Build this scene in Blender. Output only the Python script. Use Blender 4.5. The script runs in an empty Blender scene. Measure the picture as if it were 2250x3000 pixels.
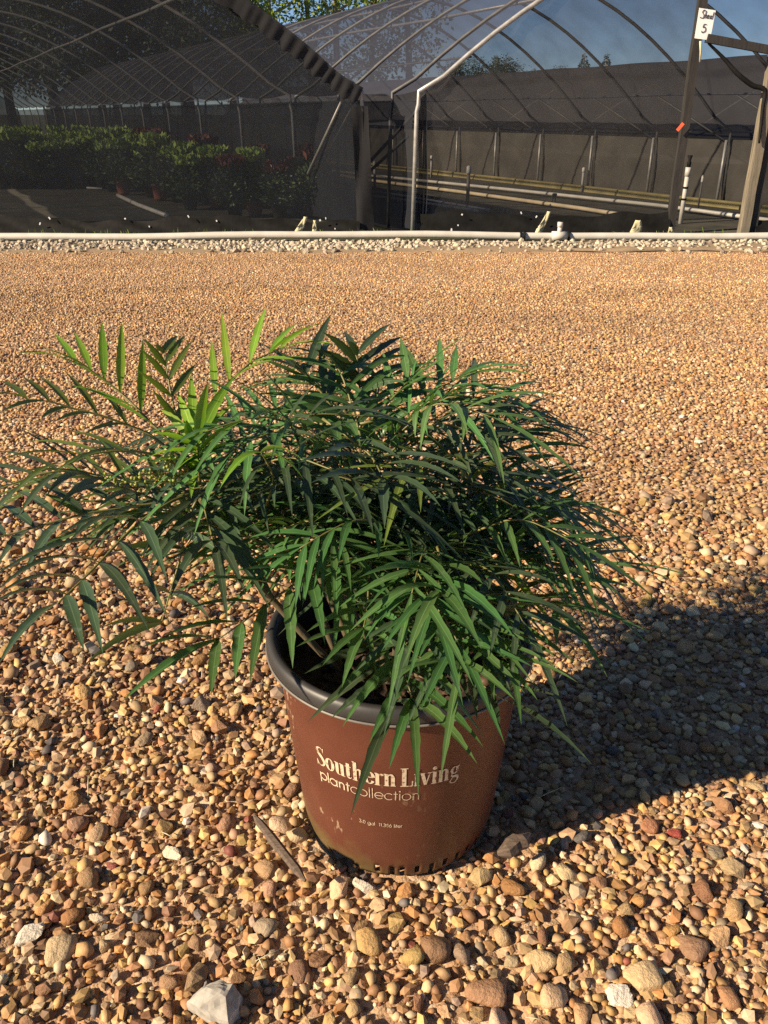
import bpy, math, random
import numpy as np
from mathutils import Vector, Matrix
R = math.radians
random.seed(7); rng = np.random.default_rng(7)
scene = bpy.context.scene
COL = scene.collection
# ------------------------------------------------------------------ camera, sky, sun, exposure
PITCH = R(25.7); CAMZ = 0.74; F = 2427.0
cam_d = bpy.data.cameras.new('camera'); cam = bpy.data.objects.new('camera', cam_d); COL.objects.link(cam)
cam.location = (0, 0, CAMZ); cam.rotation_euler = (math.pi/2 - PITCH, 0, 0)
cam_d.sensor_fit = 'VERTICAL'; cam_d.sensor_height = 36.0; cam_d.lens = 36.0*F/3000.0
cam_d.clip_start = 0.05; cam_d.clip_end = 1500
scene.camera = cam
SUN_EL = R(28.5); SUN_DIR = Vector((-0.907, -0.42, 0)).normalized()
world = bpy.data.worlds.new('World'); scene.world = world; world.use_nodes = True
wn = world.node_tree; bg = wn.nodes['Background']
sky = wn.nodes.new('ShaderNodeTexSky'); sky.sky_type = 'NISHITA'; sky.sun_disc = False
sky.sun_elevation = SUN_EL; sky.sun_rotation = math.atan2(SUN_DIR.x, SUN_DIR.y)
sky.air_density = 0.75; sky.dust_density = 0.0; sky.ozone_density = 2.0; sky.altitude = 2500
wn.links.new(sky.outputs[0], bg.inputs[0]); bg.inputs[1].default_value = 0.058
sun_d = bpy.data.lights.new('sun', 'SUN'); sun = bpy.data.objects.new('sun', sun_d); COL.objects.link(sun)
sun_d.energy = 5.0; sun_d.angle = R(0.53); sun_d.color = (1.0, 0.80, 0.57)
_to = Vector((SUN_DIR.x*math.cos(SUN_EL), SUN_DIR.y*math.cos(SUN_EL), math.sin(SUN_EL)))
sun.rotation_euler = _to.to_track_quat('Z', 'Y').to_euler(); sun.location = _to*30
scene.view_settings.view_transform = 'Standard'; scene.view_settings.look = 'None'
scene.view_settings.gamma = 1.0; scene.view_settings.exposure = 1.02
scene.render.engine = 'CYCLES'
scene.cycles.transparent_max_bounces = 32; scene.cycles.max_bounces = 8
scene.cycles.use_denoising = False

# ------------------------------------------------------------------ layout helpers
CP, SP = math.cos(PITCH), math.sin(PITCH)
def ray(u, v):
    dx = (u-1125)/F; dy = (1500-v)/F
    return Vector((dx, CP+dy*SP, -SP+dy*CP))
def at(u, v, Y):
    r = ray(u, v); return Vector((0, 0, CAMZ)) + r*(Y/r.y)
def onz(u, v, z):
    r = ray(u, v); return Vector((0, 0, CAMZ)) + r*((z-CAMZ)/r.z)
def project(p):
    q = Vector(p)-Vector((0, 0, CAMZ)); d = q.y*CP - q.z*SP; up = q.y*SP+q.z*CP
    return 1125+F*q.x/d, 1500-F*up/d
GZ = -0.62; Z0 = -0.016
def gz(y):
    "the yard: level round the pot, then falling gently to the sheds"
    t = min(max((y-1.2)/8.0, 0), 1); return Z0+(GZ-Z0)*(t*t*(3-2*t)*0.35+t*0.65)
gzv = np.vectorize(gz)

# ------------------------------------------------------------------ object helpers
def mesh_obj(name, verts, faces, mat, parent=None, smooth=False, mats=None, fmat=None):
    me = bpy.data.meshes.new(name); me.from_pydata([tuple(v) for v in verts], [], faces)
    for m in (mats or [mat]): me.materials.append(m)
    if fmat is not None: me.polygons.foreach_set('material_index', fmat)
    if smooth: me.polygons.foreach_set('use_smooth', [True]*len(me.polygons))
    me.update()
    return link(name, me, parent)
def link(name, me, parent=None):
    o = bpy.data.objects.new(name, me); COL.objects.link(o)
    if parent is not None: o.parent = parent
    return o
def tag(o, label=None, cat=None, group=None, kind=None):
    if label: o['label'] = label
    if cat: o['category'] = cat
    if group: o['group'] = group
    if kind: o['kind'] = kind
    return o
def empty(name, loc=(0, 0, 0)):
    o = bpy.data.objects.new(name, None); COL.objects.link(o); o.location = loc; o.empty_display_size = 0.1
    return o
class MB:
    def __init__(s): s.v = []; s.f = []; s.m = []
    def add(s, v, f, mi=0):
        n = len(s.v); s.v += [tuple(p) for p in v]; s.f += [tuple(i+n for i in q) for q in f]; s.m += [mi]*len(f)
    def tube(s, pts, r, n=8, cap=True, mi=0):
        pts = [Vector(p) for p in pts]; k = len(pts)
        rs = r if isinstance(r, (list, tuple)) else [r]*k
        v = []; f = []; up = None
        for i, p in enumerate(pts):
            t = (pts[min(i+1, k-1)]-pts[max(i-1, 0)]).normalized()
            if up is None:
                up = Vector((0, 0, 1)) if abs(t.z) < 0.9 else Vector((1, 0, 0))
            a = t.cross(up).normalized(); b = a.cross(t).normalized(); up = b
            for j in range(n):
                g = 2*math.pi*j/n; v.append(p+a*(math.cos(g)*rs[i])+b*(math.sin(g)*rs[i]))
        for i in range(k-1):
            for j in range(n):
                f.append((i*n+j, i*n+(j+1) % n, (i+1)*n+(j+1) % n, (i+1)*n+j))
        if cap: f.append(tuple(range(n-1, -1, -1))); f.append(tuple((k-1)*n+j for j in range(n)))
        s.add(v, f, mi)
    def box(s, c, d, rot=None, mi=0):
        c = Vector(c); v = []
        for x in (-.5, .5):
            for y in (-.5, .5):
                for z in (-.5, .5):
                    p = Vector((x*d[0], y*d[1], z*d[2])); v.append(c+(rot @ p if rot else p))
        s.add(v, [(0, 1, 3, 2), (4, 6, 7, 5), (0, 4, 5, 1), (2, 3, 7, 6), (0, 2, 6, 4), (1, 5, 7, 3)], mi)
    def build(s, name, mat, parent=None, smooth=True, mats=None):
        return mesh_obj(name, s.v, s.f, mat, parent, smooth, mats, s.m if mats else None)
def grid_faces(nu, nv, wrap=False):
    f = []
    for i in range(nu-(0 if wrap else 1)):
        for j in range(nv-1):
            a = i*nv+j; b = ((i+1) % nu)*nv+j; f.append((a, b, b+1, a+1))
    return f

# ------------------------------------------------------------------ materials
def new_mat(name):
    m = bpy.data.materials.new(name); m.use_nodes = True; nt = m.node_tree
    return m, nt, nt.nodes['Principled BSDF']
def N(nt, t, **kw):
    n = nt.nodes.new(t)
    for k, v in kw.items(): setattr(n, k, v)
    return n
def ramp(nt, stops, interp='LINEAR'):
    n = nt.nodes.new('ShaderNodeValToRGB'); cr = n.color_ramp; cr.interpolation = interp
    while len(cr.elements) < len(stops): cr.elements.new(0.5)
    for e, (p, c) in zip(cr.elements, stops):
        e.position = p; e.color = (c[0], c[1], c[2], 1) if not isinstance(c, (int, float)) else (c, c, c, 1)
    return n
def simple(name, c1, c2=None, scale=20, rough=0.6, bump=0.0, bscale=None, metal=0.0, detail=6, stretch=None, spec=0.5):
    m, nt, p = new_mat(name); c2 = c2 or c1
    tc = N(nt, 'ShaderNodeTexCoord'); src = tc.outputs['Object']
    if stretch:
        mp = N(nt, 'ShaderNodeMapping'); mp.inputs['Scale'].default_value = stretch
        nt.links.new(src, mp.inputs[0]); src = mp.outputs[0]
    no = N(nt, 'ShaderNodeTexNoise'); no.inputs['Scale'].default_value = scale; no.inputs['Detail'].default_value = detail
    nt.links.new(src, no.inputs['Vector'])
    r = ramp(nt, [(0.3, c1), (0.7, c2)]); nt.links.new(no.outputs['Fac'], r.inputs[0])
    nt.links.new(r.outputs[0], p.inputs['Base Color'])
    p.inputs['Roughness'].default_value = rough; p.inputs['Metallic'].default_value = metal
    p.inputs['Specular IOR Level'].default_value = spec
    if bump:
        n2 = N(nt, 'ShaderNodeTexNoise'); n2.inputs['Scale'].default_value = bscale or scale*4; n2.inputs['Detail'].default_value = 5
        nt.links.new(src, n2.inputs['Vector'])
        b = N(nt, 'ShaderNodeBump'); b.inputs['Strength'].default_value = bump; b.inputs['Distance'].default_value = 0.2/(bscale or scale*4)
        nt.links.new(n2.outputs['Fac'], b.inputs['Height']); nt.links.new(b.outputs[0], p.inputs['Normal'])
    return m
def cloth_mat(name, alpha, col, wob=0.12):
    "knitted shade cloth: open weave seen as part see-through, part dark thread"
    m, nt, p = new_mat(name); nt.nodes.remove(p); out = nt.nodes['Material Output']
    tc = N(nt, 'ShaderNodeTexCoord'); no = N(nt, 'ShaderNodeTexNoise'); no.inputs['Scale'].default_value = 2.2; no.inputs['Detail'].default_value = 5
    nt.links.new(tc.outputs['Object'], no.inputs['Vector'])
    mr = N(nt, 'ShaderNodeMapRange'); mr.inputs[1].default_value = .3; mr.inputs[2].default_value = .7
    mr.inputs[3].default_value = alpha-wob/2; mr.inputs[4].default_value = alpha+wob/2
    nt.links.new(no.outputs['Fac'], mr.inputs[0])
    tr = N(nt, 'ShaderNodeBsdfTransparent'); df = N(nt, 'ShaderNodeBsdfDiffuse'); tl = N(nt, 'ShaderNodeBsdfTranslucent')
    df.inputs[0].default_value = (*col, 1); tl.inputs[0].default_value = (*[c*.6 for c in col], 1)
    ad = N(nt, 'ShaderNodeMixShader'); ad.inputs[0].default_value = .3
    nt.links.new(df.outputs[0], ad.inputs[1]); nt.links.new(tl.outputs[0], ad.inputs[2])
    mx = N(nt, 'ShaderNodeMixShader'); nt.links.new(mr.outputs[0], mx.inputs[0])
    nt.links.new(tr.outputs[0], mx.inputs[1]); nt.links.new(ad.outputs[0], mx.inputs[2])
    nt.links.new(mx.outputs[0], out.inputs['Surface'])
    return m
def stone_mat(name, source):
    m, nt, p = new_mat(name)
    if source == 'attr':
        c = N(nt, 'ShaderNodeAttribute', attribute_name='Col'); cout = c.outputs['Color']
    else:
        c = N(nt, 'ShaderNodeObjectInfo'); cout = c.outputs['Color']
    tc = N(nt, 'ShaderNodeTexCoord'); no = N(nt, 'ShaderNodeTexNoise'); no.inputs['Scale'].default_value = 110 if source == 'attr' else 1.7
    no.inputs['Detail'].default_value = 7; no.inputs['Roughness'].default_value = .65
    nt.links.new(tc.outputs['Object'], no.inputs['Vector'])
    r = ramp(nt, [(0.25, (.80, .77, .74)), (0.52, (1, 1, 1)), (0.75, (1.12, 1.11, 1.08))]); nt.links.new(no.outputs['Fac'], r.inputs[0])
    mu = N(nt, 'ShaderNodeMix', data_type='RGBA', blend_type='MULTIPLY'); mu.inputs[0].default_value = 1
    nt.links.new(cout, mu.inputs['A']); nt.links.new(r.outputs[0], mu.inputs['B']); nt.links.new(mu.outputs['Result'], p.inputs['Base Color'])
    b = N(nt, 'ShaderNodeBump'); b.inputs['Strength'].default_value = .4; b.inputs['Distance'].default_value = .002 if source == 'attr' else .15
    nt.links.new(no.outputs['Fac'], b.inputs['Height']); nt.links.new(b.outputs[0], p.inputs['Normal'])
    p.inputs['Roughness'].default_value = .62; p.inputs['Specular IOR Level'].default_value = .35
    return m
def leaf_mat(name, top, under, trans, rough=0.36):
    m, nt, p = new_mat(name); out = nt.nodes['Material Output']
    tc = N(nt, 'ShaderNodeTexCoord'); no = N(nt, 'ShaderNodeTexNoise'); no.inputs['Scale'].default_value = 45; no.inputs['Detail'].default_value = 6
    nt.links.new(tc.outputs['Object'], no.inputs['Vector'])
    r = ramp(nt, [(0.3, [c*.85 for c in top]), (0.55, top), (0.75, [c*1.15 for c in top])]); nt.links.new(no.outputs['Fac'], r.inputs[0])
    # pale midrib, carried by a per-vertex attribute
    at_ = N(nt, 'ShaderNodeAttribute', attribute_name='mid')
    mrp = ramp(nt, [(0.90, 0), (1.0, 1)]); nt.links.new(at_.outputs['Fac'], mrp.inputs[0])
    mx0 = N(nt, 'ShaderNodeMix', data_type='RGBA'); nt.links.new(mrp.outputs[0], mx0.inputs[0])
    nt.links.new(r.outputs[0], mx0.inputs['A']); mx0.inputs['B'].default_value = (*[min(1, c*1.9+.02) for c in top], 1)
    # water spots and dust on the upper face
    n2 = N(nt, 'ShaderNodeTexNoise'); n2.inputs['Scale'].default_value = 120; n2.inputs['Detail'].default_value = 3
    nt.links.new(tc.outputs['Object'], n2.inputs['Vector'])
    sp = ramp(nt, [(0.60, 0), (0.74, .26)]); nt.links.new(n2.outputs['Fac'], sp.inputs[0])
    mxs = N(nt, 'ShaderNodeMix', data_type='RGBA'); nt.links.new(sp.outputs[0], mxs.inputs[0])
    nt.links.new(mx0.outputs['Result'], mxs.inputs['A']); mxs.inputs['B'].default_value = (.22, .25, .2, 1)
    oi = N(nt, 'ShaderNodeObjectInfo'); hs = N(nt, 'ShaderNodeHueSaturation'); vr = N(nt, 'ShaderNodeMapRange'); vr.inputs[3].default_value = .72; vr.inputs[4].default_value = 1.32; nt.links.new(oi.outputs['Random'], vr.inputs[0]); nt.links.new(vr.outputs[0], hs.inputs['Value'])
    hr = N(nt, 'ShaderNodeMath', operation='FRACT'); hm = N(nt, 'ShaderNodeMath', operation='MULTIPLY'); hm.inputs[1].default_value = 7.13; nt.links.new(oi.outputs['Random'], hm.inputs[0]); nt.links.new(hm.outputs[0], hr.inputs[0])
    h2 = N(nt, 'ShaderNodeMapRange'); h2.inputs[3].default_value = .475; h2.inputs[4].default_value = .515; nt.links.new(hr.outputs[0], h2.inputs[0]); nt.links.new(h2.outputs[0], hs.inputs['Hue']); nt.links.new(mxs.outputs['Result'], hs.inputs['Color'])
    g = N(nt, 'ShaderNodeNewGeometry'); mx1 = N(nt, 'ShaderNodeMix', data_type='RGBA')
    nt.links.new(g.outputs['Backfacing'], mx1.inputs[0]); nt.links.new(hs.outputs[0], mx1.inputs['A']); mx1.inputs['B'].default_value = (*under, 1)
    nt.links.new(mx1.outputs['Result'], p.inputs['Base Color']); p.inputs['Roughness'].default_value = rough; p.inputs['Specular IOR Level'].default_value = .32
    tl = N(nt, 'ShaderNodeBsdfTranslucent'); tl.inputs[0].default_value = (*[min(1, c*1.5) for c in (top[0]*1.2, top[1]*1.25, top[2]*.5)], 1)
    ms = N(nt, 'ShaderNodeMixShader'); ms.inputs[0].default_value = trans
    nt.links.new(p.outputs[0], ms.inputs[1]); nt.links.new(tl.outputs[0], ms.inputs[2]); nt.links.new(ms.outputs[0], out.inputs['Surface'])
    return m
M = {}
M['steel'] = simple('galvanised steel', (.26, .265, .26), (.40, .40, .385), 14, .45, .1, metal=.35)
M['steel_dark'] = simple('weathered dark pipe', (.05, .052, .055), (.10, .10, .10), 9, .6, .1)
M['pvc'] = simple('white pvc', (.48, .47, .42), (.60, .585, .53), 6, .42, .05)
M['pvc_old'] = simple('yellowed pvc', (.50, .42, .28), (.64, .55, .38), 6, .5, .05)
M['pvc_grey'] = simple('dusty pvc', (.28, .28, .28), (.40, .40, .39), 6, .55, .05)
M['black'] = simple('black plastic', (.005, .005, .005), (.012, .012, .011), 7, .7, .3, 14, spec=.2)
M['cloth_front'] = cloth_mat('shade cloth, end wall', .46, (.036, .041, .050))
M['cloth_front_thin'] = cloth_mat('shade cloth, open end wall', .34, (.058, .058, .058))
M['cloth_roof'] = cloth_mat('shade cloth, roof', .60, (.066, .074, .106))
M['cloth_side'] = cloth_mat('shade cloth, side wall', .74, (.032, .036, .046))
M['cloth_side_painted_sun'] = cloth_mat('shade cloth, sun-bleached side wall', .68, (.165, .157, .140), .3)  # lighter side cloth: sunlight on the far wall is put into its colour
M['cloth_roof_old'] = cloth_mat('shade cloth, dense old roof', .80, (.020, .022, .026), .06)
M['hoop_old'] = simple('dull galvanised pipe', (.17, .175, .175), (.27, .27, .265), 12, .6, .1)
M['cloth_dense'] = cloth_mat('shade cloth, gathered', .93, (.034, .035, .038), .05)
M['cloth_far'] = cloth_mat('shade cloth, far shed', .93, (.078, .078, .084), .05)
M['wood'] = simple('weathered timber', (.10, .085, .06), (.24, .21, .155), 5, .8, .4, 30, stretch=(6, 6, .7))
M['wood_dark'] = simple('tarred timber', (.013, .0125, .012), (.034, .032, .029), 6, .75, .4, 30, stretch=(6, 6, .7))
M['timber_edge'] = simple('mossy timber edging', (.20, .18, .07), (.36, .30, .14), 4, .85, .4, 30)
M['mat_floor'] = simple('black weed mat', (.035, .034, .028), (.085, .080, .055), 3, .8, .3, 60)
M['field'] = simple('rough grass ground', (.035, .050, .018), (.075, .080, .035), 1.2, .95, .5, 12)
M['paper'] = simple('white card', (.74, .75, .76), (.82, .82, .82), 6, .5)
M['ink'] = simple('black marker', (.03, .03, .035), (.05, .05, .05), 30, .6)
M['orange'] = simple('orange tape', (.80, .12, .05), (.85, .16, .07), 20, .5)
M['straw'] = simple('dry straw', (.42, .38, .22), (.58, .54, .36), 18, .85, .3)
M['stone'] = stone_mat('gravel stone', 'attr'); M['stone_obj'] = stone_mat('gravel stone, single', 'obj')
M['bark'] = simple('bark', (.16, .13, .085), (.30, .25, .16), 8, .9, .6, 30, stretch=(4, 4, .8))
M['driftwood'] = simple('grey bark chip', (.06, .042, .03), (.15, .11, .08), 60, .9, .8, 160, stretch=(1, 6, 6))
M['potbrown_far'] = simple('clay-red nursery pot', (.26, .075, .04), (.34, .11, .06), 8, .6)
M['soil'] = simple('potting bark', (.022, .015, .010), (.075, .045, .028), 90, .95, .9, 140)
M['rim'] = simple('black pot plastic', (.022, .022, .023), (.036, .036, .036), 30, .48, .12, 200)
M['inner'] = simple('matt black pot lining', (.012, .012, .012), (.022, .021, .020), 30, .7, .1, 200)
def print_mat():
    m, nt, p = new_mat('cream print, slightly worn'); tc = N(nt, 'ShaderNodeTexCoord'); no = N(nt, 'ShaderNodeTexNoise'); no.inputs['Scale'].default_value = 260; no.inputs['Detail'].default_value = 5
    nt.links.new(tc.outputs['Object'], no.inputs['Vector']); r = ramp(nt, [(.33, (.20, .10, .06)), (.43, (.56, .46, .32)), (.8, (.62, .52, .38))]); nt.links.new(no.outputs['Fac'], r.inputs[0]); nt.links.new(r.outputs[0], p.inputs['Base Color']); p.inputs['Roughness'].default_value = .5
    return m
M['print'] = print_mat()
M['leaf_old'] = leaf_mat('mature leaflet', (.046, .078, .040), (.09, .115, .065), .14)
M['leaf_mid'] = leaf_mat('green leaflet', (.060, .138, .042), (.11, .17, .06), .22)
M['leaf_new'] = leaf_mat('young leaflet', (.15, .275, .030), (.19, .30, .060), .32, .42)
M['leaf_olive'] = leaf_mat('bronze young leaflet', (.085, .125, .026), (.13, .16, .05), .25, .45)
M['rachis'] = simple('leaf stalk', (.10, .115, .03), (.17, .15, .05), 40, .5)
M['cane'] = simple('mahonia cane', (.07, .058, .03), (.15, .12, .06), 60, .8, .5, 160, stretch=(1, 1, .3))
M['bud'] = simple('flower bud', (.16, .21, .035), (.27, .29, .05), 90, .5)

# gravel yard sheet: sand with fine grit, its pebbles too small or far to be built are colour and relief
def yard_mat():
    m, nt, p = new_mat('sandy gravel'); tc = N(nt, 'ShaderNodeTexCoord'); o = tc.outputs['Object']
    v = N(nt, 'ShaderNodeTexVoronoi'); v.inputs['Scale'].default_value = 62; nt.links.new(o, v.inputs['Vector'])
    sx = N(nt, 'ShaderNodeSeparateColor'); nt.links.new(v.outputs['Color'], sx.inputs[0])
    pal = ramp(nt, [(0, (.20, .12, .07)), (.18, (.36, .225, .13)), (.45, (.47, .31, .185)), (.7, (.55, .38, .23)), (.9, (.62, .48, .32)), (1, (.68, .58, .45))])
    nt.links.new(sx.outputs[0], pal.inputs[0])
    n1 = N(nt, 'ShaderNodeTexNoise'); n1.inputs['Scale'].default_value = 420; n1.inputs['Detail'].default_value = 4; nt.links.new(o, n1.inputs['Vector'])
    sand = ramp(nt, [(.3, (.29, .185, .105)), (.5, (.43, .285, .17)), (.72, (.56, .40, .25))]); nt.links.new(n1.outputs['Fac'], sand.inputs[0])
    n2 = N(nt, 'ShaderNodeTexNoise'); n2.inputs['Scale'].default_value = 1.1; n2.inputs['Detail'].default_value = 5; nt.links.new(o, n2.inputs['Vector'])
    f2 = ramp(nt, [(.35, .25), (.65, .7)]); nt.links.new(n2.outputs['Fac'], f2.inputs[0])
    mx = N(nt, 'ShaderNodeMix', data_type='RGBA'); nt.links.new(f2.outputs[0], mx.inputs[0])
    nt.links.new(pal.outputs[0], mx.inputs['A']); nt.links.new(sand.outputs[0], mx.inputs['B'])
    big = ramp(nt, [(.3, (.86, .82, .78)), (.6, (1.06, 1.03, 1.0))]); n3 = N(nt, 'ShaderNodeTexNoise'); n3.inputs['Scale'].default_value = .7; n3.inputs['Detail'].default_value = 6
    nt.links.new(o, n3.inputs['Vector']); nt.links.new(n3.outputs['Fac'], big.inputs[0])
    mu = N(nt, 'ShaderNodeMix', data_type='RGBA', blend_type='MULTIPLY'); mu.inputs[0].default_value = 1
    nt.links.new(mx.outputs['Result'], mu.inputs['A']); nt.links.new(big.outputs[0], mu.inputs['B']); nt.links.new(mu.outputs['Result'], p.inputs['Base Color'])
    b1 = N(nt, 'ShaderNodeBump', invert=True); b1.inputs['Strength'].default_value = .8; b1.inputs['Distance'].default_value = .008; nt.links.new(v.outputs['Distance'], b1.inputs['Height'])
    b2 = N(nt, 'ShaderNodeBump'); b2.inputs['Strength'].default_value = .6; b2.inputs['Distance'].default_value = .003
    nt.links.new(n1.outputs['Fac'], b2.inputs['Height']); nt.links.new(b1.outputs[0], b2.inputs['Normal']); nt.links.new(b2.outputs[0], p.inputs['Normal'])
    p.inputs['Roughness'].default_value = .85
    return m
M['yard'] = yard_mat()

# pot wall: brown plastic, scuffed, with dust flecks and green algae at the foot
def pot_mat():
    m, nt, p = new_mat('brown pot plastic'); tc = N(nt, 'ShaderNodeTexCoord'); o = tc.outputs['Object']
    n = N(nt, 'ShaderNodeTexNoise'); n.inputs['Scale'].default_value = 22; n.inputs['Detail'].default_value = 8; nt.links.new(o, n.inputs['Vector'])
    base = ramp(nt, [(.3, (.090, .029, .0165)), (.7, (.110, .036, .0200))]); nt.links.new(n.outputs['Fac'], base.inputs[0])
    # dust flecks
    mp = N(nt, 'ShaderNodeMapping'); mp.inputs['Scale'].default_value = (1, 1, .45); nt.links.new(o, mp.inputs[0])
    n2 = N(nt, 'ShaderNodeTexNoise'); n2.inputs['Scale'].default_value = 190; n2.inputs['Detail'].default_value = 2; nt.links.new(mp.outputs[0], n2.inputs['Vector'])
    n3 = N(nt, 'ShaderNodeTexNoise'); n3.inputs['Scale'].default_value = 13; n3.inputs['Detail'].default_value = 3; nt.links.new(o, n3.inputs['Vector'])
    ad = N(nt, 'ShaderNodeMath', operation='MULTIPLY'); nt.links.new(n2.outputs['Fac'], ad.inputs[0]); nt.links.new(n3.outputs['Fac'], ad.inputs[1])
    fl = ramp(nt, [(.375, 0), (.43, .75)]); nt.links.new(ad.outputs[0], fl.inputs[0])
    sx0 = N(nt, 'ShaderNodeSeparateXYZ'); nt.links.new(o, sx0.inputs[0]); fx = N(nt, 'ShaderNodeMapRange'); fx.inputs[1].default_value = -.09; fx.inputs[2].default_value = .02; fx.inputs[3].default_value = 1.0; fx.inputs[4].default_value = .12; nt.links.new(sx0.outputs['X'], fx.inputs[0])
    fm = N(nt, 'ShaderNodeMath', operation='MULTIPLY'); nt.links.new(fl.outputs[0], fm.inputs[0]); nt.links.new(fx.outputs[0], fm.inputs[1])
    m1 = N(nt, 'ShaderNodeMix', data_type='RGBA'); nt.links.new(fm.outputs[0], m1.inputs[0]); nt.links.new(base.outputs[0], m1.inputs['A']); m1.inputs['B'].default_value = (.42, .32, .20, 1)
    # algae at the foot
    sp = N(nt, 'ShaderNodeSeparateXYZ'); nt.links.new(o, sp.inputs[0])
    n4 = N(nt, 'ShaderNodeTexNoise'); n4.inputs['Scale'].default_value = 38; n4.inputs['Detail'].default_value = 8; nt.links.new(o, n4.inputs['Vector'])
    sc = N(nt, 'ShaderNodeMath', operation='MULTIPLY_ADD'); nt.links.new(n4.outputs['Fac'], sc.inputs[0]); sc.inputs[1].default_value = .085; nt.links.new(sp.outputs['Z'], sc.inputs[2])
    sub = N(nt, 'ShaderNodeMath', operation='MULTIPLY_ADD'); nt.links.new(sp.outputs['X'], sub.inputs[0]); sub.inputs[1].default_value = .22; nt.links.new(sc.outputs[0], sub.inputs[2])
    al = ramp(nt, [(.028, .75), (.042, .42), (.060, 0)]); nt.links.new(sub.outputs[0], al.inputs[0])
    m2 = N(nt, 'ShaderNodeMix', data_type='RGBA'); nt.links.new(al.outputs[0], m2.inputs[0]); nt.links.new(m1.outputs['Result'], m2.inputs['A']); m2.inputs['B'].default_value = (.13, .10, .035, 1)
    nt.links.new(m2.outputs['Result'], p.inputs['Base Color'])
    rr = N(nt, 'ShaderNodeMapRange'); rr.inputs[3].default_value = .36; rr.inputs[4].default_value = .58; nt.links.new(n.outputs['Fac'], rr.inputs[0]); nt.links.new(rr.outputs[0], p.inputs['Roughness'])
    b = N(nt, 'ShaderNodeBump'); b.inputs['Strength'].default_value = .12; b.inputs['Distance'].default_value = .002; nt.links.new(n.outputs['Fac'], b.inputs['Height']); nt.links.new(b.outputs[0], p.inputs['Normal'])
    return m
M['pot'] = pot_mat()

# ------------------------------------------------------------------ ground sheets
ys = sorted(set([-40, -20, -8, -3, -1] + [round(-.5+i*.1, 3) for i in range(0, 111)]))
ys = [y for y in ys if y <= 10.25]
xs = [-160, -80, -40, -20, -10] + [-6+i*.4 for i in range(31)] + [10, 20, 40, 80, 160]
vv = []
for x in xs:
    for y in ys:
        vv.append((x, y, gz(y)))
yard = mesh_obj('gravel_yard', vv, grid_faces(len(xs), len(ys)), M['yard'], smooth=True); tag(yard, 'sandy tan gravel yard falling gently to the sheds', 'ground', kind='structure')
field = mesh_obj('field_ground', [(-400, 10.2, GZ-.01), (400, 10.2, GZ-.01), (400, 900, GZ-.01), (-400, 900, GZ-.01)], [(0, 1, 2, 3)], M['field'])
tag(field, 'dark rough ground behind and under the shade houses', 'ground', kind='structure')

# ------------------------------------------------------------------ stones
def ico(sub):
    import bmesh
    bm = bmesh.new(); bmesh.ops.create_icosphere(bm, subdivisions=sub, radius=1)
    v = np.array([q.co[:] for q in bm.verts]); f = np.array([[q.index for q in t.verts] for t in bm.faces]); bm.free()
    return v/np.linalg.norm(v, axis=1)[:, None], f
ICO = {k: ico(k) for k in (1, 2, 3)}
def stone_shapes(k, sub, p=9, flat=(.5, .85), nplane=(7, 12), rough=0.05, lo=.72):
    "k convex, worn, many-sided stones as unit meshes"
    d, f = ICO[sub]; out = []
    for _ in range(k):
        n = rng.normal(size=(rng.integers(*nplane), 3)); n /= np.linalg.norm(n, axis=1)[:, None]
        n = np.vstack([n, -n.mean(0)[None]/max(np.linalg.norm(n.mean(0)), 1e-6), [[1, 0, 0], [-1, 0, 0], [0, 1, 0], [0, -1, 0], [0, 0, 1], [0, 0, -1]]])
        h = rng.uniform(lo, 1.1, size=len(n)); h[-6:] = rng.uniform(.9, 1.15, size=6)
        q = np.maximum(d @ n.T, 0)/h
        r = (q**p).sum(1)**(-1/p); r *= 1+rough*rng.normal(size=len(r))*.5
        s = d*r[:, None]*np.array([1, rng.uniform(.62, .95), rng.uniform(*flat)]); s /= np.abs(s).max()
        out.append(s)
    return out, f
PAL = np.array([(.49, .340, .170), (.55, .375, .150), (.34, .200, .095), (.64, .53, .34), (.46, .255, .095), (.36, .290, .195), (.57, .430, .245), (.27, .155, .085),
                (.28, .10, .07), (.15, .14, .125), (.68, .64, .54), (.45, .285, .165)])
PW = np.array([.23, .15, .16, .075, .12, .05, .13, .075, .003, .010, .006, .06]); PW /= PW.sum()
def rand_rot(k, tilt=.5):
    a = rng.uniform(0, 2*np.pi, k); tx = rng.normal(0, tilt, k)*.6; ty = rng.normal(0, tilt, k)*.6
    ca, sa = np.cos(a), np.sin(a); cx, sx = np.cos(tx), np.sin(tx); cy, sy = np.cos(ty), np.sin(ty)
    Rz = np.zeros((k, 3, 3)); Rz[:, 0, 0] = ca; Rz[:, 0, 1] = -sa; Rz[:, 1, 0] = sa; Rz[:, 1, 1] = ca; Rz[:, 2, 2] = 1
    Rx = np.zeros((k, 3, 3)); Rx[:, 0, 0] = 1; Rx[:, 1, 1] = cx; Rx[:, 1, 2] = -sx; Rx[:, 2, 1] = sx; Rx[:, 2, 2] = cx
    Ry = np.zeros((k, 3, 3)); Ry[:, 1, 1] = 1; Ry[:, 0, 0] = cy; Ry[:, 0, 2] = sy; Ry[:, 2, 0] = -sy; Ry[:, 2, 2] = cy
    return Rx @ Ry @ Rz
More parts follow.
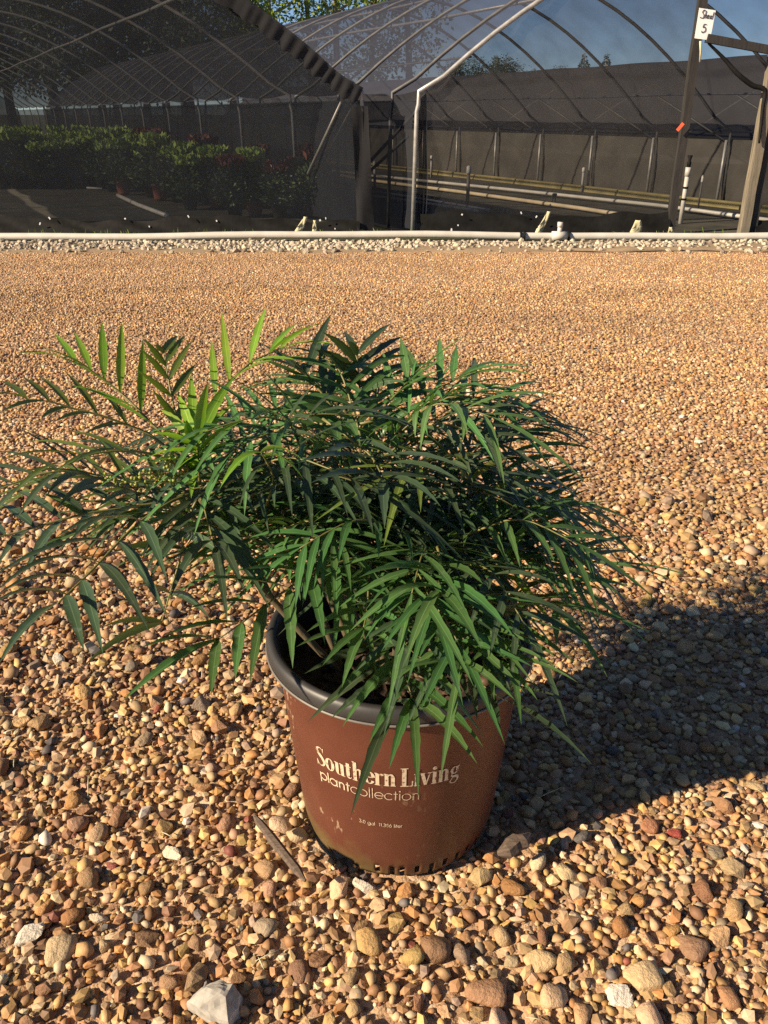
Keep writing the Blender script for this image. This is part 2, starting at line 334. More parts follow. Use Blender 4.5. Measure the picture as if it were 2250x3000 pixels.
def stone_cloud(name, pos, rad, cols, shapes, faces, mat, parent=None, smooth=.38):
    k = len(pos); which = rng.integers(0, len(shapes), k); S = np.stack(shapes)[which]
    V = np.einsum('kij,kvj->kvi', rand_rot(k), S)*rad[:, None, None]+pos[:, None, :]
    nv = S.shape[1]; Fc = (faces[None]+(np.arange(k)*nv)[:, None, None]).reshape(-1, 3)
    me = bpy.data.meshes.new(name); me.vertices.add(k*nv); me.vertices.foreach_set('co', V.ravel().astype(np.float32))
    nf = len(Fc); me.loops.add(nf*3); me.loops.foreach_set('vertex_index', Fc.ravel().astype(np.int32))
    me.polygons.add(nf); me.polygons.foreach_set('loop_start', (np.arange(nf)*3).astype(np.int32)); me.polygons.foreach_set('loop_total', np.full(nf, 3, np.int32))
    me.polygons.foreach_set('use_smooth', np.repeat(rng.random(k) < smooth, len(faces))); me.update(calc_edges=True)
    a = me.color_attributes.new('Col', 'FLOAT_COLOR', 'POINT'); c4 = np.ones((k, nv, 4), np.float32); c4[:, :, :3] = cols[:, None, :]
    a.data.foreach_set('color', c4.ravel()); me.materials.append(mat)
    return link(name, me, parent)
POT = Vector((.017, .748, 0)); POT_R = .108
class Packer:
    def __init__(s, cell): s.c = cell; s.g = {}
    def free(s, x, y, r, k):
        i, j = int(x//s.c), int(y//s.c)
        for a in (i-1, i, i+1):
            for b in (j-1, j, j+1):
                for (X, Y, Rr) in s.g.get((a, b), ()):
                    if (X-x)**2+(Y-y)**2 < ((Rr+r)*k)**2: return False
        return True
    def put(s, x, y, r): s.g.setdefault((int(x//s.c), int(y//s.c)), []).append((x, y, r))
pk = Packer(.06)
def fines(x, y):
    "sandy patches, thicker to the right of the yard and towards the sheds"
    return .5+.5*math.sin(x*9.3+1.1+2*math.sin(y*7.7))*math.sin(y*11.1-x*6.2+1.5*math.sin(x*4))
def scatter(y0, y1, dens, r0, r1, over, reject=0.0, hwk=.50, hw0=.33):
    out = []; n = int(dens*(y1-y0)*(2*hw0+hwk*(y0+y1)))
    for _ in range(n):
        y = random.uniform(y0, y1); hw = hwk*y+hw0; x = random.uniform(-hw, hw)
        if random.random()*(hwk*y1+hw0) > hw: continue
        if reject and random.random() < reject*fines(x, y)*(1.4 if x > .12*y+.15 else 1): continue
        r = r0*(r1/r0)**(random.random()**1.5)
        if (x-POT.x)**2+(y-POT.y)**2 < (POT_R+r*.6)**2: continue
        if not pk.free(x, y, r, over): continue
        pk.put(x, y, r); out.append((x, y, r))
    return out
# distinctive stones first, so that the rest pack round them: (u, v, radius, colour, squash, name, label)
special = [(634, 2918, .036, (.62, .61, .57), 'limestone_chunk', 'large jagged pale grey limestone chunk lying nearest the camera, left of the pot'),
           (85, 2735, .022, (.66, .64, .60), 'limestone_chunk', 'rough whitish stone at the left edge of the gravel'),
           (290, 2683, .017, (.64, .58, .48), 'limestone_chunk', 'chalky white angular stone right of the rough whitish one'),
           (178, 2772, .026, (.52, .42, .28), 'sandstone_cobble', 'broad tan cobble with a rough pitted top left of the pot'),
           (505, 2495, .019, (.70, .66, .56), 'limestone_chunk', 'cream stone with a brown chipped face left of the pot'),
           (325, 2528, .012, (.26, .085, .075), 'red_pebble', 'dark red pebble left of the pot'),
           (1065, 2590, .019, (.70, .68, .64), 'limestone_chunk', 'white stone just in front of the pot foot'),
           (1428, 2905, .032, (.36, .22, .14), 'brown_cobble', 'large smooth red-brown cobble lying in front of the pot'),
           (1815, 2912, .020, (.68, .67, .66), 'limestone_chunk', 'flat white stone shard right of the pot in the foreground'),
           (1910, 2415, .021, (.40, .20, .12), 'brown_cobble', 'long orange-brown cobble in the sun right of the pot shadow'),
           (1980, 2433, .014, (.30, .07, .06), 'red_pebble', 'deep red pebble beside the long orange-brown cobble'),
           (1700, 2362, .013, (.42, .30, .2), 'tan_cobble', 'tan cobble on the edge of the pot shadow'),
           (1885, 2860, .028, (.60, .47, .30), 'tan_cobble', 'long pale tan cobble in the right foreground'),
           (2035, 2775, .028, (.30, .19, .13), 'brown_cobble', 'dark brown oval cobble beside the sandy patch'),
           (1580, 2810, .024, (.60, .46, .28), 'tan_cobble', 'pale golden cobble behind the large red-brown cobble'),
           (170, 1928, .017, (.70, .68, .62), 'limestone_chunk', 'white stone on the gravel under the left leaves'),
           (2046, 1301, .020, (.72, .71, .69), 'limestone_chunk', 'lone white stone far out on the gravel at right')]
spec_rec = []
for (u, v, r, c, nm, lb) in special:
    p = onz(u, v, Z0+.008) if v > 1500 else at(u, v, 1.9)
    if v < 1500:
        y = 1.5
        for _ in range(30): p = onz(u, v, gz(p.y))
    pk.put(p.x, p.y, r*.68); r *= .66; c = (c[0]*.92, c[1]*.86, c[2]*.74); spec_rec.append((p, r, c, nm, lb))
# leave room for the bark chips
for (u, v) in ((800, 2450), (835, 2500), (870, 2560), (1475, 2490), (1535, 2470)):
    p = onz(u, v, 0); pk.put(p.x, p.y, .008)
bigs = scatter(.36, 1.7, 800, .0094, .0160, .78, .3)
meds = scatter(.33, 1.7, 15000, .0052, .0098, .69, .18)
smal = scatter(.33, 1.7, 12000, .0034, .0052, .68, .05)
tiny = scatter(.33, 1.5, 14000, .0020, .0034, .66)
B1 = scatter(1.7, 3.4, 7000, .0048, .0100, .72, .12); B2 = scatter(1.7, 3.4, 6500, .0032, .0048, .72, .1)
C1 = scatter(3.4, 6.2, 3000, .0050, .0100, .76, .1); C2 = scatter(3.4, 5.4, 1500, .0036, .0050, .76, .1)
D1 = scatter(5.2, 9.3, 1400, .0056, .0105, .80, .1)
pk = Packer(.06)   # a lower layer that closes the gaps
POT_R = .094; under = scatter(.33, 1.7, 7000, .0048, .0085, .74); POT_R = .108
def prep(lst, sink):
    a = np.array(lst); z = gzv(a[:, 1])+a[:, 2]*(sink+rng.uniform(-.16, .16, len(a)))
    cols = PAL[rng.choice(len(PAL), len(a), p=PW)]*rng.uniform(.58, 1.08, (len(a), 1))*rng.uniform(.94, 1.06, (len(a), 3))*np.array([[.97, .92, .93]])*(1+.10*np.sin(a[:, :1]*1.9+np.sin(a[:, 1:2]*1.3))*np.sin(a[:, 1:2]*2.3+a[:, :1]*.7)+.06*np.sin(a[:, 1:2]*5.1+2*np.sin(a[:, :1]*1.7)))
    return np.column_stack([a[:, :2], z]), a[:, 2], np.clip(cols, 0, .85)
hi, hf = stone_shapes(24, 2, p=9, flat=(.5, .8), rough=.03); hi += stone_shapes(36, 2, p=22, flat=(.5, .85), nplane=(5, 9), rough=.04, lo=.6)[0]; random.shuffle(hi)
mid, mf = stone_shapes(18, 1, p=10, rough=.04, flat=(.45, .75)); mid += stone_shapes(52, 1, p=24, nplane=(4, 8), rough=.06, lo=.5, flat=(.45, .8))[0]
import bmesh as _b
def low_shapes(k):
    v = []; t = (1+5**.5)/2
    base = np.array([(-1, t, 0), (1, t, 0), (-1, -t, 0), (1, -t, 0), (0, -1, t), (0, 1, t), (0, -1, -t), (0, 1, -t), (t, 0, -1), (t, 0, 1), (-t, 0, -1), (-t, 0, 1)], float)
    base /= np.linalg.norm(base, axis=1)[:, None]
    f = np.array([(0, 11, 5), (0, 5, 1), (0, 1, 7), (0, 7, 10), (0, 10, 11), (1, 5, 9), (5, 11, 4), (11, 10, 2), (10, 7, 6), (7, 1, 8), (3, 9, 4), (3, 4, 2), (3, 2, 6), (3, 6, 8), (3, 8, 9), (4, 9, 5), (2, 4, 11), (6, 2, 10), (8, 6, 7), (9, 8, 1)])
    for _ in range(k):
        s = base*rng.uniform(.72, 1.12, (12, 1))*np.array([1, rng.uniform(.62, .95), rng.uniform(.5, .85)]); v.append(s/np.abs(s).max())
    return v, f
lo, lf = low_shapes(60)
# the 300 stones that show largest are single objects, children of the yard
cand = bigs+meds
cand.sort(key=lambda s: -s[2]/math.hypot(s[0], s[1], .74))
single, rest = cand[:300], cand[300:]
shape_me = []
for i, s in enumerate(hi[:18]):
    me = bpy.data.meshes.new('stone'); me.from_pydata([tuple(q) for q in s], [], [tuple(int(x) for x in q) for q in hf]); me.polygons.foreach_set('use_smooth', [True]*len(me.polygons)); me.materials.append(M['stone_obj']); shape_me.append(me)
for i in range(26):   # sub-angular stones: worn convex blocks
    bm = _b.new(); sq = (1, random.uniform(.6, .95), random.uniform(.5, .8))
    for _ in range(random.randint(11, 17)):
        d = Vector((random.gauss(0, 1), random.gauss(0, 1), random.gauss(0, 1))).normalized(); bm.verts.new((d.x*sq[0], d.y*sq[1], d.z*sq[2]))
    r_ = _b.ops.convex_hull(bm, input=bm.verts); _b.ops.delete(bm, geom=[g for g in r_['geom_interior'] if isinstance(g, _b.types.BMVert)], context='VERTS')
    _b.ops.dissolve_limit(bm, angle_limit=R(14), verts=bm.verts, edges=bm.edges)
    _b.ops.bevel(bm, geom=list(bm.edges), offset=random.uniform(.10, .2), segments=2, affect='EDGES', profile=.5, clamp_overlap=True)
    me = bpy.data.meshes.new('stone'); bm.to_mesh(me); bm.free(); me.materials.append(M['stone_obj']); me.polygons.foreach_set('use_smooth', [i % 2 == 0]*len(me.polygons)); shape_me.append(me)
P, RR, CC = prep(single, .36)
for i in range(len(P)):
    o = bpy.data.objects.new('stone', shape_me[random.randrange(len(shape_me))]); COL.objects.link(o); o.parent = yard
    o.location = P[i]; o.scale = (RR[i]*1.08,)*3; o.rotation_euler = (random.gauss(0, .3), random.gauss(0, .3), random.uniform(0, 6.28)); o.color = (*CC[i], 1)
near_rest = [s for s in rest if s[1] < 1.25]; near_small = [s for s in rest if s[1] >= 1.25]
P, RR, CC = prep(near_rest, .46); g = stone_cloud('pebbles_near', P, RR*1.08, CC, mid, mf, M['stone']); tag(g, 'rounded tan and brown pebbles round the pot', 'pebbles', kind='stuff')
P, RR, CC = prep(near_small+smal, .5); g = stone_cloud('fine_gravel_near', P, RR*1.1, CC, lo, lf, M['stone']); tag(g, 'small mixed gravel filling between the pebbles', 'gravel', kind='stuff')
P, RR, CC = prep(under, -.05); g = stone_cloud('gravel_bed', P, RR*1.1, CC*.9, lo, lf, M['stone']); tag(g, 'lower layer of gravel showing in the gaps between the pebbles', 'gravel', kind='stuff')
P, RR, CC = prep(tiny, .45); g = stone_cloud('grit_near', P, RR*1.1, CC, lo, lf, M['stone']); tag(g, 'coarse sandy grit between the pebbles round the pot', 'grit', kind='stuff')
P, RR, CC = prep(D1, .30); g = stone_cloud('gravel_by_the_sheds', P, RR*1.12, np.clip(CC*1.12, 0, .8), lo[:30], lf, M['stone']); tag(g, 'tan gravel spread over the far yard up to the limestone edging', 'gravel', kind='stuff')
P, RR, CC = prep(B1+B2+C1+C2, .42); g = stone_cloud('gravel_far', P, RR*1.08, CC, lo, lf, M['stone']); tag(g, 'tan gravel spread over the yard behind the pot', 'gravel', kind='stuff')
# named stones
jag, jf = stone_shapes(24, 3, p=26, flat=(.5, .7), nplane=(6, 9), rough=.035, lo=.55)
rnd, rf = stone_shapes(24, 3, p=8, flat=(.45, .6), rough=.012)
def jag_rock(outline, h, name):
    "a broken angular rock from the outline of its foot"
    bm = _b.new(); c = sum(outline, Vector())/len(outline)
    for k, p in enumerate(outline):
        d = p-c; bm.verts.new((d.x, d.y, -.006)); bm.verts.new((d.x*.93, d.y*.93, h*random.uniform(.25, .55)))
        if k % 2 == 0: bm.verts.new((d.x*.45+.003, d.y*.45+.004, h*random.uniform(.8, 1.05)))
    r_ = _b.ops.convex_hull(bm, input=bm.verts); _b.ops.delete(bm, geom=[g for g in r_['geom_interior'] if isinstance(g, _b.types.BMVert)], context='VERTS')
    _b.ops.subdivide_edges(bm, edges=list(bm.edges), cuts=3, use_grid_fill=True); _b.ops.triangulate(bm, faces=bm.faces)
    from mathutils import noise
    for v_ in bm.verts: v_.co += v_.co.normalized()*(noise.noise(v_.co*130)*.0022+noise.noise(v_.co*45+Vector((3, 1, 2)))*.0035)
    me = bpy.data.meshes.new(name); bm.to_mesh(me); bm.free(); return me, c
for i, (p, r, c, nm, lb) in enumerate(spec_rec):
    if i == 0:
        me, cc = jag_rock([onz(u, v, .0) for u, v in ((546, 2935), (590, 2905), (633, 2876), (690, 2880), (714, 2905), (700, 2950), (668, 2992), (640, 2985), (591, 2958))], .021, nm)
        m0, nt0, p0 = new_mat('chalky limestone'); no0 = N(nt0, 'ShaderNodeTexNoise'); no0.inputs['Scale'].default_value = 90; no0.inputs['Detail'].default_value = 8
        tc0 = N(nt0, 'ShaderNodeTexCoord'); nt0.links.new(tc0.outputs['Object'], no0.inputs['Vector']); rr0 = ramp(nt0, [(.3, (.22, .205, .175)), (.55, (.36, .34, .295)), (.75, (.46, .435, .38))]); nt0.links.new(no0.outputs['Fac'], rr0.inputs[0]); nt0.links.new(rr0.outputs[0], p0.inputs['Base Color']); p0.inputs['Roughness'].default_value = .9
        me.materials.append(m0); o = link(nm, me); o.location = (cc.x, cc.y, Z0+.008); tag(o, lb, 'stone'); continue
    jagged = nm == 'limestone_chunk'; s = jag[i] if jagged else rnd[i]
    me = bpy.data.meshes.new(nm); me.from_pydata([tuple(q) for q in s], [], [tuple(int(x) for x in q) for q in (jf if jagged else rf)])
    me.polygons.foreach_set('use_smooth', [not jagged]*len(me.polygons)); me.materials.append(M['stone_obj'])
    o = link(nm, me); o.location = (p.x, p.y, gz(p.y)+r*.34); o.scale = (r, r, r); o.rotation_euler = (.1, random.uniform(-.2, .2), random.uniform(-.5, .5)+(1.1 if i == 9 else 0)); o.color = (*c, 1)
    tag(o, lb, 'stone')
# white limestone edging along the pipe
edge_top = 10.12
ew = []; epk = Packer(.14)
for _ in range(9000):
    x = random.uniform(-6.2, 6.2); y = random.gauss(9.80, .26)
    if not 9.2 < y < edge_top: continue
    lim = 9.38+.10*math.sin(x*1.7)+.06*math.sin(x*5.3)+max(0, .11*(x+.5))
    if y < lim and random.random() < .80: continue
    if random.random() < .38+.25*math.sin(x*3.1+y*9)+.15*math.sin(x*1.3): continue
    r = random.uniform(.016, .042)
    if not epk.free(x, y, r, .8): continue
    epk.put(x, y, r); ew.append((x, y, r))
jm, jmf = stone_shapes(40, 1, p=22, flat=(.6, .9), nplane=(6, 10), rough=.08, lo=.6)
def prep_white(lst):
    a = np.array(lst); z = GZ+.006+a[:, 2]*.3; base = np.array([[.44, .39, .30]])
    return np.column_stack([a[:, :2], z]), a[:, 2], np.clip(base*rng.uniform(.62, 1.3, (len(a), 1))*rng.uniform(.96, 1.04, (len(a), 3)), 0, .85)
bed_v = []; bx = [-7+i*.25 for i in range(57)]; by = [9.18, 9.35, 9.6, 9.9, 10.16]
for x in bx:
    for j, y in enumerate(by): bed_v.append((x, (y if j else y+max(0, min(.55, .11*(x+.5))))+.05*math.sin(x*4+j), GZ+(-.012, .008, .012, .010, .004)[j]+.005*math.sin(x*9+j)))
bed = mesh_obj('limestone_edging', bed_v, grid_faces(len(bx), 5), simple('chalky grit', (.20, .145, .09), (.36, .27, .17), 60, .9, .6, 90), smooth=True)
tag(bed, 'strip of crushed white limestone in front of the long white pipe', 'edging', kind='structure')
ew.sort(key=lambda s: -s[2]*(1 if abs(s[0]) < 4.9 else .2))
P, RR, CC = prep_white(ew[:260])
jme = []
for s in jm[:16]:
    me = bpy.data.meshes.new('limestone_rock'); me.from_pydata([tuple(q) for q in s], [], [tuple(int(x) for x in q) for q in jmf]); me.materials.append(M['stone_obj']); jme.append(me)
for i in range(len(P)):
    o = bpy.data.objects.new('limestone_rock', jme[i % 16]); COL.objects.link(o); o.parent = bed
    o.location = P[i]; o.scale = (RR[i],)*3; o.rotation_euler = (random.gauss(0, .5), random.gauss(0, .5), random.uniform(0, 6.28)); o.color = (*CC[i], 1)
P, RR, CC = prep_white(ew[260:]); g = stone_cloud('limestone_gravel', P, RR, CC, jm, jmf, M['stone'], bed); g['kind'] = 'stuff'

# bark chips lying on the gravel
def chip(pts, w, name, label):
    mb = MB(); pts = [Vector(p) for p in pts]
    mb.tube(pts, [w*.3]+[w*random.uniform(.75, 1.1) for _ in pts[1:-1]]+[w*.25], 7)
    o = mb.build(name, M['driftwood'], smooth=False); tag(o, label, 'bark chip')
a, b = onz(745, 2395, .016), onz(895, 2590, .016)
chip([a.lerp(b, t)+Vector((random.gauss(0, .0004), random.gauss(0, .0004), .004)) for t in (0, .12, .25, .4, .55, .7, .85, 1)], .0055, 'bark_chip', 'splintered grey-brown bark chip on the gravel left of the pot foot')
a, b = onz(1462, 2500, .015), onz(1560, 2462, .018)
chip([a.lerp(b, t)+Vector((random.gauss(0, .002), random.gauss(0, .002), .003)) for t in (0, .2, .4, .6, .8, 1)], .0095, 'bark_chip', 'short dark bark chip at the edge of the pot shadow')

# ------------------------------------------------------------------ the pot
pot = empty('nursery_pot', (POT.x, POT.y, 0)); tag(pot, 'brown plastic nursery pot with black rim and cream lettering', 'plant pot')
PZ0, PH = -.008, .246
def prad(z): return .1095+(.1325-.1095)*max(0, (z-PZ0)/(.226-PZ0))**.9
NA = 256; zs = [-.008, -.0035, .001, .0055, .010, .016, .03, .06, .10, .13, .16, .19, .215, .226, .229]
v = []
for i in range(NA):
    a = 2*math.pi*i/NA
    for z in zs:
        r = prad(z)-(.0025 if z < .012 else 0)*(1-(z+.008)/.02)+(.0012 if z >= .226 else 0)
        v.append((r*math.sin(a), -r*math.cos(a), z))
faces = []
for i in range(NA):
    al = math.degrees(2*math.pi*(i+.5)/NA); al = al-360 if al > 180 else al
    for j in range(len(zs)-1):
        z = (zs[j]+zs[j+1])/2; cut = False
        if -14 < al < 62 or 80 < al < 150 or -175 < al < -90:
            if (i % 6) in (0, 1) and -.0035 < z < .0105: cut = True
            if (i % 6) in (0, 1) and z < -.0035 and i % 12 < 6: cut = True
        if -46 < al < -24 and z < .001: cut = True
        if -42 < al < -27 and z < .0055: cut = True
        if cut: continue
        n = len(zs); faces.append((i*n+j, ((i+1) % NA)*n+j, ((i+1) % NA)*n+j+1, i*n+j+1))
body = mesh_obj('wall', v, faces, M['pot'], pot, True)
md = body.modifiers.new('thick', 'SOLIDIFY'); md.thickness = .0018; md.offset = -1
def lathe(prof, n=128):
    v = [(r*math.sin(2*math.pi*i/n), -r*math.cos(2*math.pi*i/n), z) for i in range(n) for r, z in prof]
    return v, grid_faces(n, len(prof), True)
v, f = lathe([(.1330, .2255), (.1415, .2275), (.1432, .232), (.1428, .2390), (.141, .2440), (.1375, .2460), (.134, .2450), (.1312, .2415), (.1297, .236), (.1285, .226)])
mesh_obj('rim', v, f, M['rim'], pot, True)
v, f = lathe([(.1287, .2262), (.1215, .15), (.1075, .012), (.099, -.003), (.001, -.003)]); mesh_obj('lining', v, f, M['inner'], pot, True)
v, f = lathe([(.1408, .2262), (.1440, .2274), (.1442, .2288), (.1428, .2294)]); mesh_obj('rim_seam', v, f, simple('worn rim edge', (.10, .09, .08), (.16, .15, .13), 60, .5), pot, True)

# lettering: strokes swept with a broad pen, wrapped on the pot wall
def cr(pts, n=6):
    "Catmull-Rom through (x, y, w)"
    P_ = [pts[0]]+list(pts)+[pts[-1]]; out = []
    for i in range(1, len(P_)-2):
        p0, p1, p2, p3 = [np.array(q, float) for q in P_[i-1:i+3]]
        for k in range(n):
            t = k/n; out.append(.5*((2*p1)+(-p0+p2)*t+(2*p0-5*p1+4*p2-p3)*t*t+(-p0+3*p1-3*p2+p3)*t**3))
    out.append(np.array(pts[-1], float)); return out
def arc(cx, cy, rx, ry, a0, a1, thick, thin, n=20):
    out = []
    for k in range(n+1):
        a = R(a0+(a1-a0)*k/n); ty = abs(math.cos(a))
        out.append((cx+rx*math.cos(a), cy+ry*math.sin(a), thin+(thick-thin)*ty**1.4))
    return out
def ln(x0, y0, x1, y1, w, n=3): return [(x0+(x1-x0)*k/n, y0+(y1-y0)*k/n, w) for k in range(n+1)]
TK, TN = .225, .06
def stem(x, y0, y1, w=TK): return ln(x, y0, x, y1, w, 4)
def serif(x, y, l=.2, r=.2): return ln(x-l, y, x+r, y, TN)
SERIF = {
 'S': (.74, [cr([(.60, 1.17, .06), (.56, 1.36, .07), (.38, 1.47, .07), (.17, 1.36, .15), (.13, 1.15, .20), (.30, .90, .25), (.50, .66, .25), (.62, .40, .19), (.55, .14, .13), (.34, .03, .07), (.14, .13, .07), (.07, .36, .06)]), ln(.62, 1.1, .62, 1.5, .06), ln(.06, 0, .06, .42, .06)]),
 'o': (.70, [arc(.35, .5, .235, .465, 0, 360, TK, TN, 28)]),
 'u': (.76, [stem(.19, .3, .97), serif(.12, .97, .1, .06), cr([(.19, .34, TK), (.23, .12, .15), (.36, .05, .07), (.5, .16, .05)]), stem(.56, .02, .97), serif(.48, .97, .1, .06), serif(.62, .03, .06, .12)]),
 't': (.48, [stem(.20, .2, 1.22), cr([(.20, .28, TK), (.22, .1, .16), (.32, .04, .07), (.42, .14, .05)]), ln(.0, .96, .42, .96, TN)]),
 'h': (.78, [stem(.19, 0, 1.5), serif(.12, 1.5, .1, .06), serif(.19, .03, .17, .15), cr([(.24, .72, .05), (.36, .93, .08), (.5, .92, .15), (.575, .72, TK)]), stem(.575, 0, .74), serif(.575, .03, .15, .17)]),
 'e': (.62, [arc(.33, .5, .235, .465, 8, 330, TK, TN, 26), ln(.12, .55, .54, .55, TN)]),
 'r': (.56, [stem(.19, 0, .97), serif(.12, .97, .1, .06), serif(.19, .03, .17, .17), cr([(.25, .7, .05), (.34, .9, .08), (.46, .88, .17), (.5, .8, .17)])]),
 'n': (.78, [stem(.19, 0, .97), serif(.12, .97, .1, .06), serif(.19, .03, .17, .15), cr([(.24, .72, .05), (.36, .93, .08), (.5, .92, .15), (.575, .72, TK)]), stem(.575, 0, .74), serif(.575, .03, .15, .17)]),
 'L': (.82, [stem(.26, 0, 1.48, .26), serif(.26, 1.47, .22, .24), ln(.04, .035, .76, .035, .07), ln(.755, .0, .77, .44, .07)]),
 'i': (.42, [stem(.20, 0, .97), serif(.13, .97, .1, .06), serif(.20, .03, .17, .17), arc(.20, 1.27, .07, .07, 0, 360, .14, .14, 12)]),
 'v': (.66, [ln(.10, .98, .34, .02, .21), ln(.36, .03, .57, .96, .07), serif(.13, .97, .14, .14), serif(.55, .97, .12, .12)]),
 'g': (.70, [arc(.32, .68, .19, .27, 0, 360, .19, TN, 24), ln(.47, .86, .66, .95, .09), cr([(.2, .42, .06), (.13, .28, .09), (.3, .17, .17), (.52, .12, .19), (.6, -.08, .12), (.46, -.33, .08), (.24, -.36, .07), (.08, -.22, .09), (.16, -.02, .06), (.28, .12, .06)])]),
 ' ': (.20, []), '.': (.2, [arc(.1, .1, .06, .06, 0, 360, .05, .05, 10)])}
def sans(w):
    C = lambda cx, a0, a1: arc(cx, .5, .46, .47, a0, a1, w, w, 26)
    return {'p': (1.16, [C(.62, 0, 360), ln(.16, -.5, .16, .98, w)]), 'l': (.34, [ln(.17, 0, .17, 1.5, w)]), 'a': (1.16, [C(.54, 0, 360), ln(1.0, 0, 1.0, .98, w)]),
            'n': (.94, [ln(.17, 0, .17, .98, w), arc(.46, .62, .29, .34, 180, 0, w, w, 14), ln(.75, 0, .75, .62, w)]), 't': (.56, [ln(.28, 0, .28, 1.35, w), ln(.05, .95, .51, .95, w)]),
            'c': (.98, [C(.54, 42, 318)]), 'o': (1.10, [C(.55, 0, 360)]), 'e': (1.08, [C(.54, 0, 322), ln(.08, .5, 1.0, .5, w)]), 'i': (.34, [ln(.17, 0, .17, .98, w), arc(.17, 1.32, .05, .05, 0, 360, .1, .1, 8)]),
            'g': (1.16, [C(.54, 0, 360), ln(1.0, .98, 1.0, -.1, w), arc(.54, -.05, .46, .4, 0, -150, w, w, 14)]), 'r': (.6, [ln(.17, 0, .17, .98, w), arc(.45, .62, .28, .34, 180, 70, w, w, 8)]),
            '3': (.92, [cr([(.06, 1.30, w), (.4, 1.44, w), (.72, 1.13, w), (.36, .78, w)]), cr([(.36, .78, w), (.82, .42, w), (.42, .0, w), (.04, .16, w)])]),
            '0': (1.0, [arc(.5, .71, .38, .7, 0, 360, w, w, 26)]), '1': (.6, [ln(.36, 0, .36, 1.42, w), ln(.36, 1.4, .1, 1.2, w)]), '.': (.4, [arc(.2, .08, .05, .05, 0, 360, .12, .12, 8)]), ' ': (.6, []),
            '5': (.94, [ln(.8, 1.38, .25, 1.38, w), ln(.25, 1.38, .16, .78, w), cr([(.16, .78, w), (.5, .92, w), (.82, .5, w), (.45, .02, w), (.08, .25, w)])]),
            '6': (.96, [arc(.48, .44, .38, .43, 0, 360, w, w, 22), cr([(.12, .55, w), (.3, 1.0, w), (.62, 1.42, w)])])}
def sweep(stroke):
    v = []; f = []; k = len(stroke)
    for i, (x, y, w) in enumerate(stroke):
        a = stroke[max(i-1, 0)]; b = stroke[min(i+1, k-1)]; tx, ty = b[0]-a[0], b[1]-a[1]; l = math.hypot(tx, ty) or 1
        nx, ny = -ty/l*w/2, tx/l*w/2; v += [(x+nx, y+ny), (x-nx, y-ny)]
        if i: f.append((2*i-2, 2*i-1, 2*i+1, 2*i))
    return v, f
def lettering(text, font, xh, a0, a1, z0, name, lift=.0005):
    x = 0; layout = []
    fonts = font if isinstance(font, list) else [font]*len(text)
    for ch, fo in zip(text, fonts): adv, st = fo[ch]; layout.append((x, st)); x += adv
    mb = MB(); k = 0
    for (x0, st) in layout:
        for s in st:
            v, f = sweep(s); out = []; k += 1
            for (px, py) in v:
                al = R(a0+(a1-a0)*(x0+px)/x); z = z0+py*xh; r = prad(z)+lift+.00006*(k % 5)
                out.append((r*math.sin(al), -r*math.cos(al), z))
            mb.add(out, f)
    return mb.build(name, M['print'], pot, False)
lettering('Southern Living', SERIF, .0172, -43, 28, .1375, 'lettering')
s1, s2 = sans(.16), sans(.085)
lettering('plantcollection', [s1]*5+[s2]*10, .0096, -42.5, 9, .1175, 'lettering')
lettering('3.0 gal  11.356 liter', sans(.17), .0034, -21, 1, .0760, 'lettering')
# a hole with torn edge low under the rim
mb = MB(); mb.tube([(prad(.214)*math.sin(R(al))*1.003, -prad(.214)*math.cos(R(al))*1.003, .2165+.002*math.sin(i*2)) for i, al in enumerate((-9, -7.8, -6.6))], [.0015, .0028, .0012], 6); mb.build('vent_hole', M['inner'], pot)
# potting soil
sv = [(0, 0, .198)]; sf = []; nr, na = 12, 48
for i in range(1, nr+1):
    for j in range(na):
        r = .1265*i/nr; a = 2*math.pi*j/na; sv.append((r*math.cos(a), r*math.sin(a), .196+random.gauss(0, .0028)+.008*math.sin(a*2+1)*(i/nr)))
for j in range(na): sf.append((0, 1+j, 1+(j+1) % na))
for i in range(nr-1):
    for j in range(na): a = 1+i*na+j; b = 1+i*na+(j+1) % na; sf.append((a, a+na, b+na, b))
soil = mesh_obj('potting_soil', sv, sf, M['soil']); soil.location = POT; tag(soil, 'dark bark potting soil inside the brown pot', 'soil', kind='stuff')
bk = []
for _ in range(260):
    a = random.uniform(0, 6.28); r = .112*random.random()**.5; bk.append((POT.x+r*math.cos(a), POT.y+r*math.sin(a), random.uniform(.003, .008)))
a_ = np.array(bk); g = stone_cloud('bark_mulch', np.column_stack([a_[:, :2], np.full(len(a_), .2)]), a_[:, 2], np.array([[.055, .032, .020]])*rng.uniform(.3, 1.6, (len(a_), 1)), lo, lf, M['stone']); tag(g, 'loose bark chips on the potting soil', 'mulch', kind='stuff')

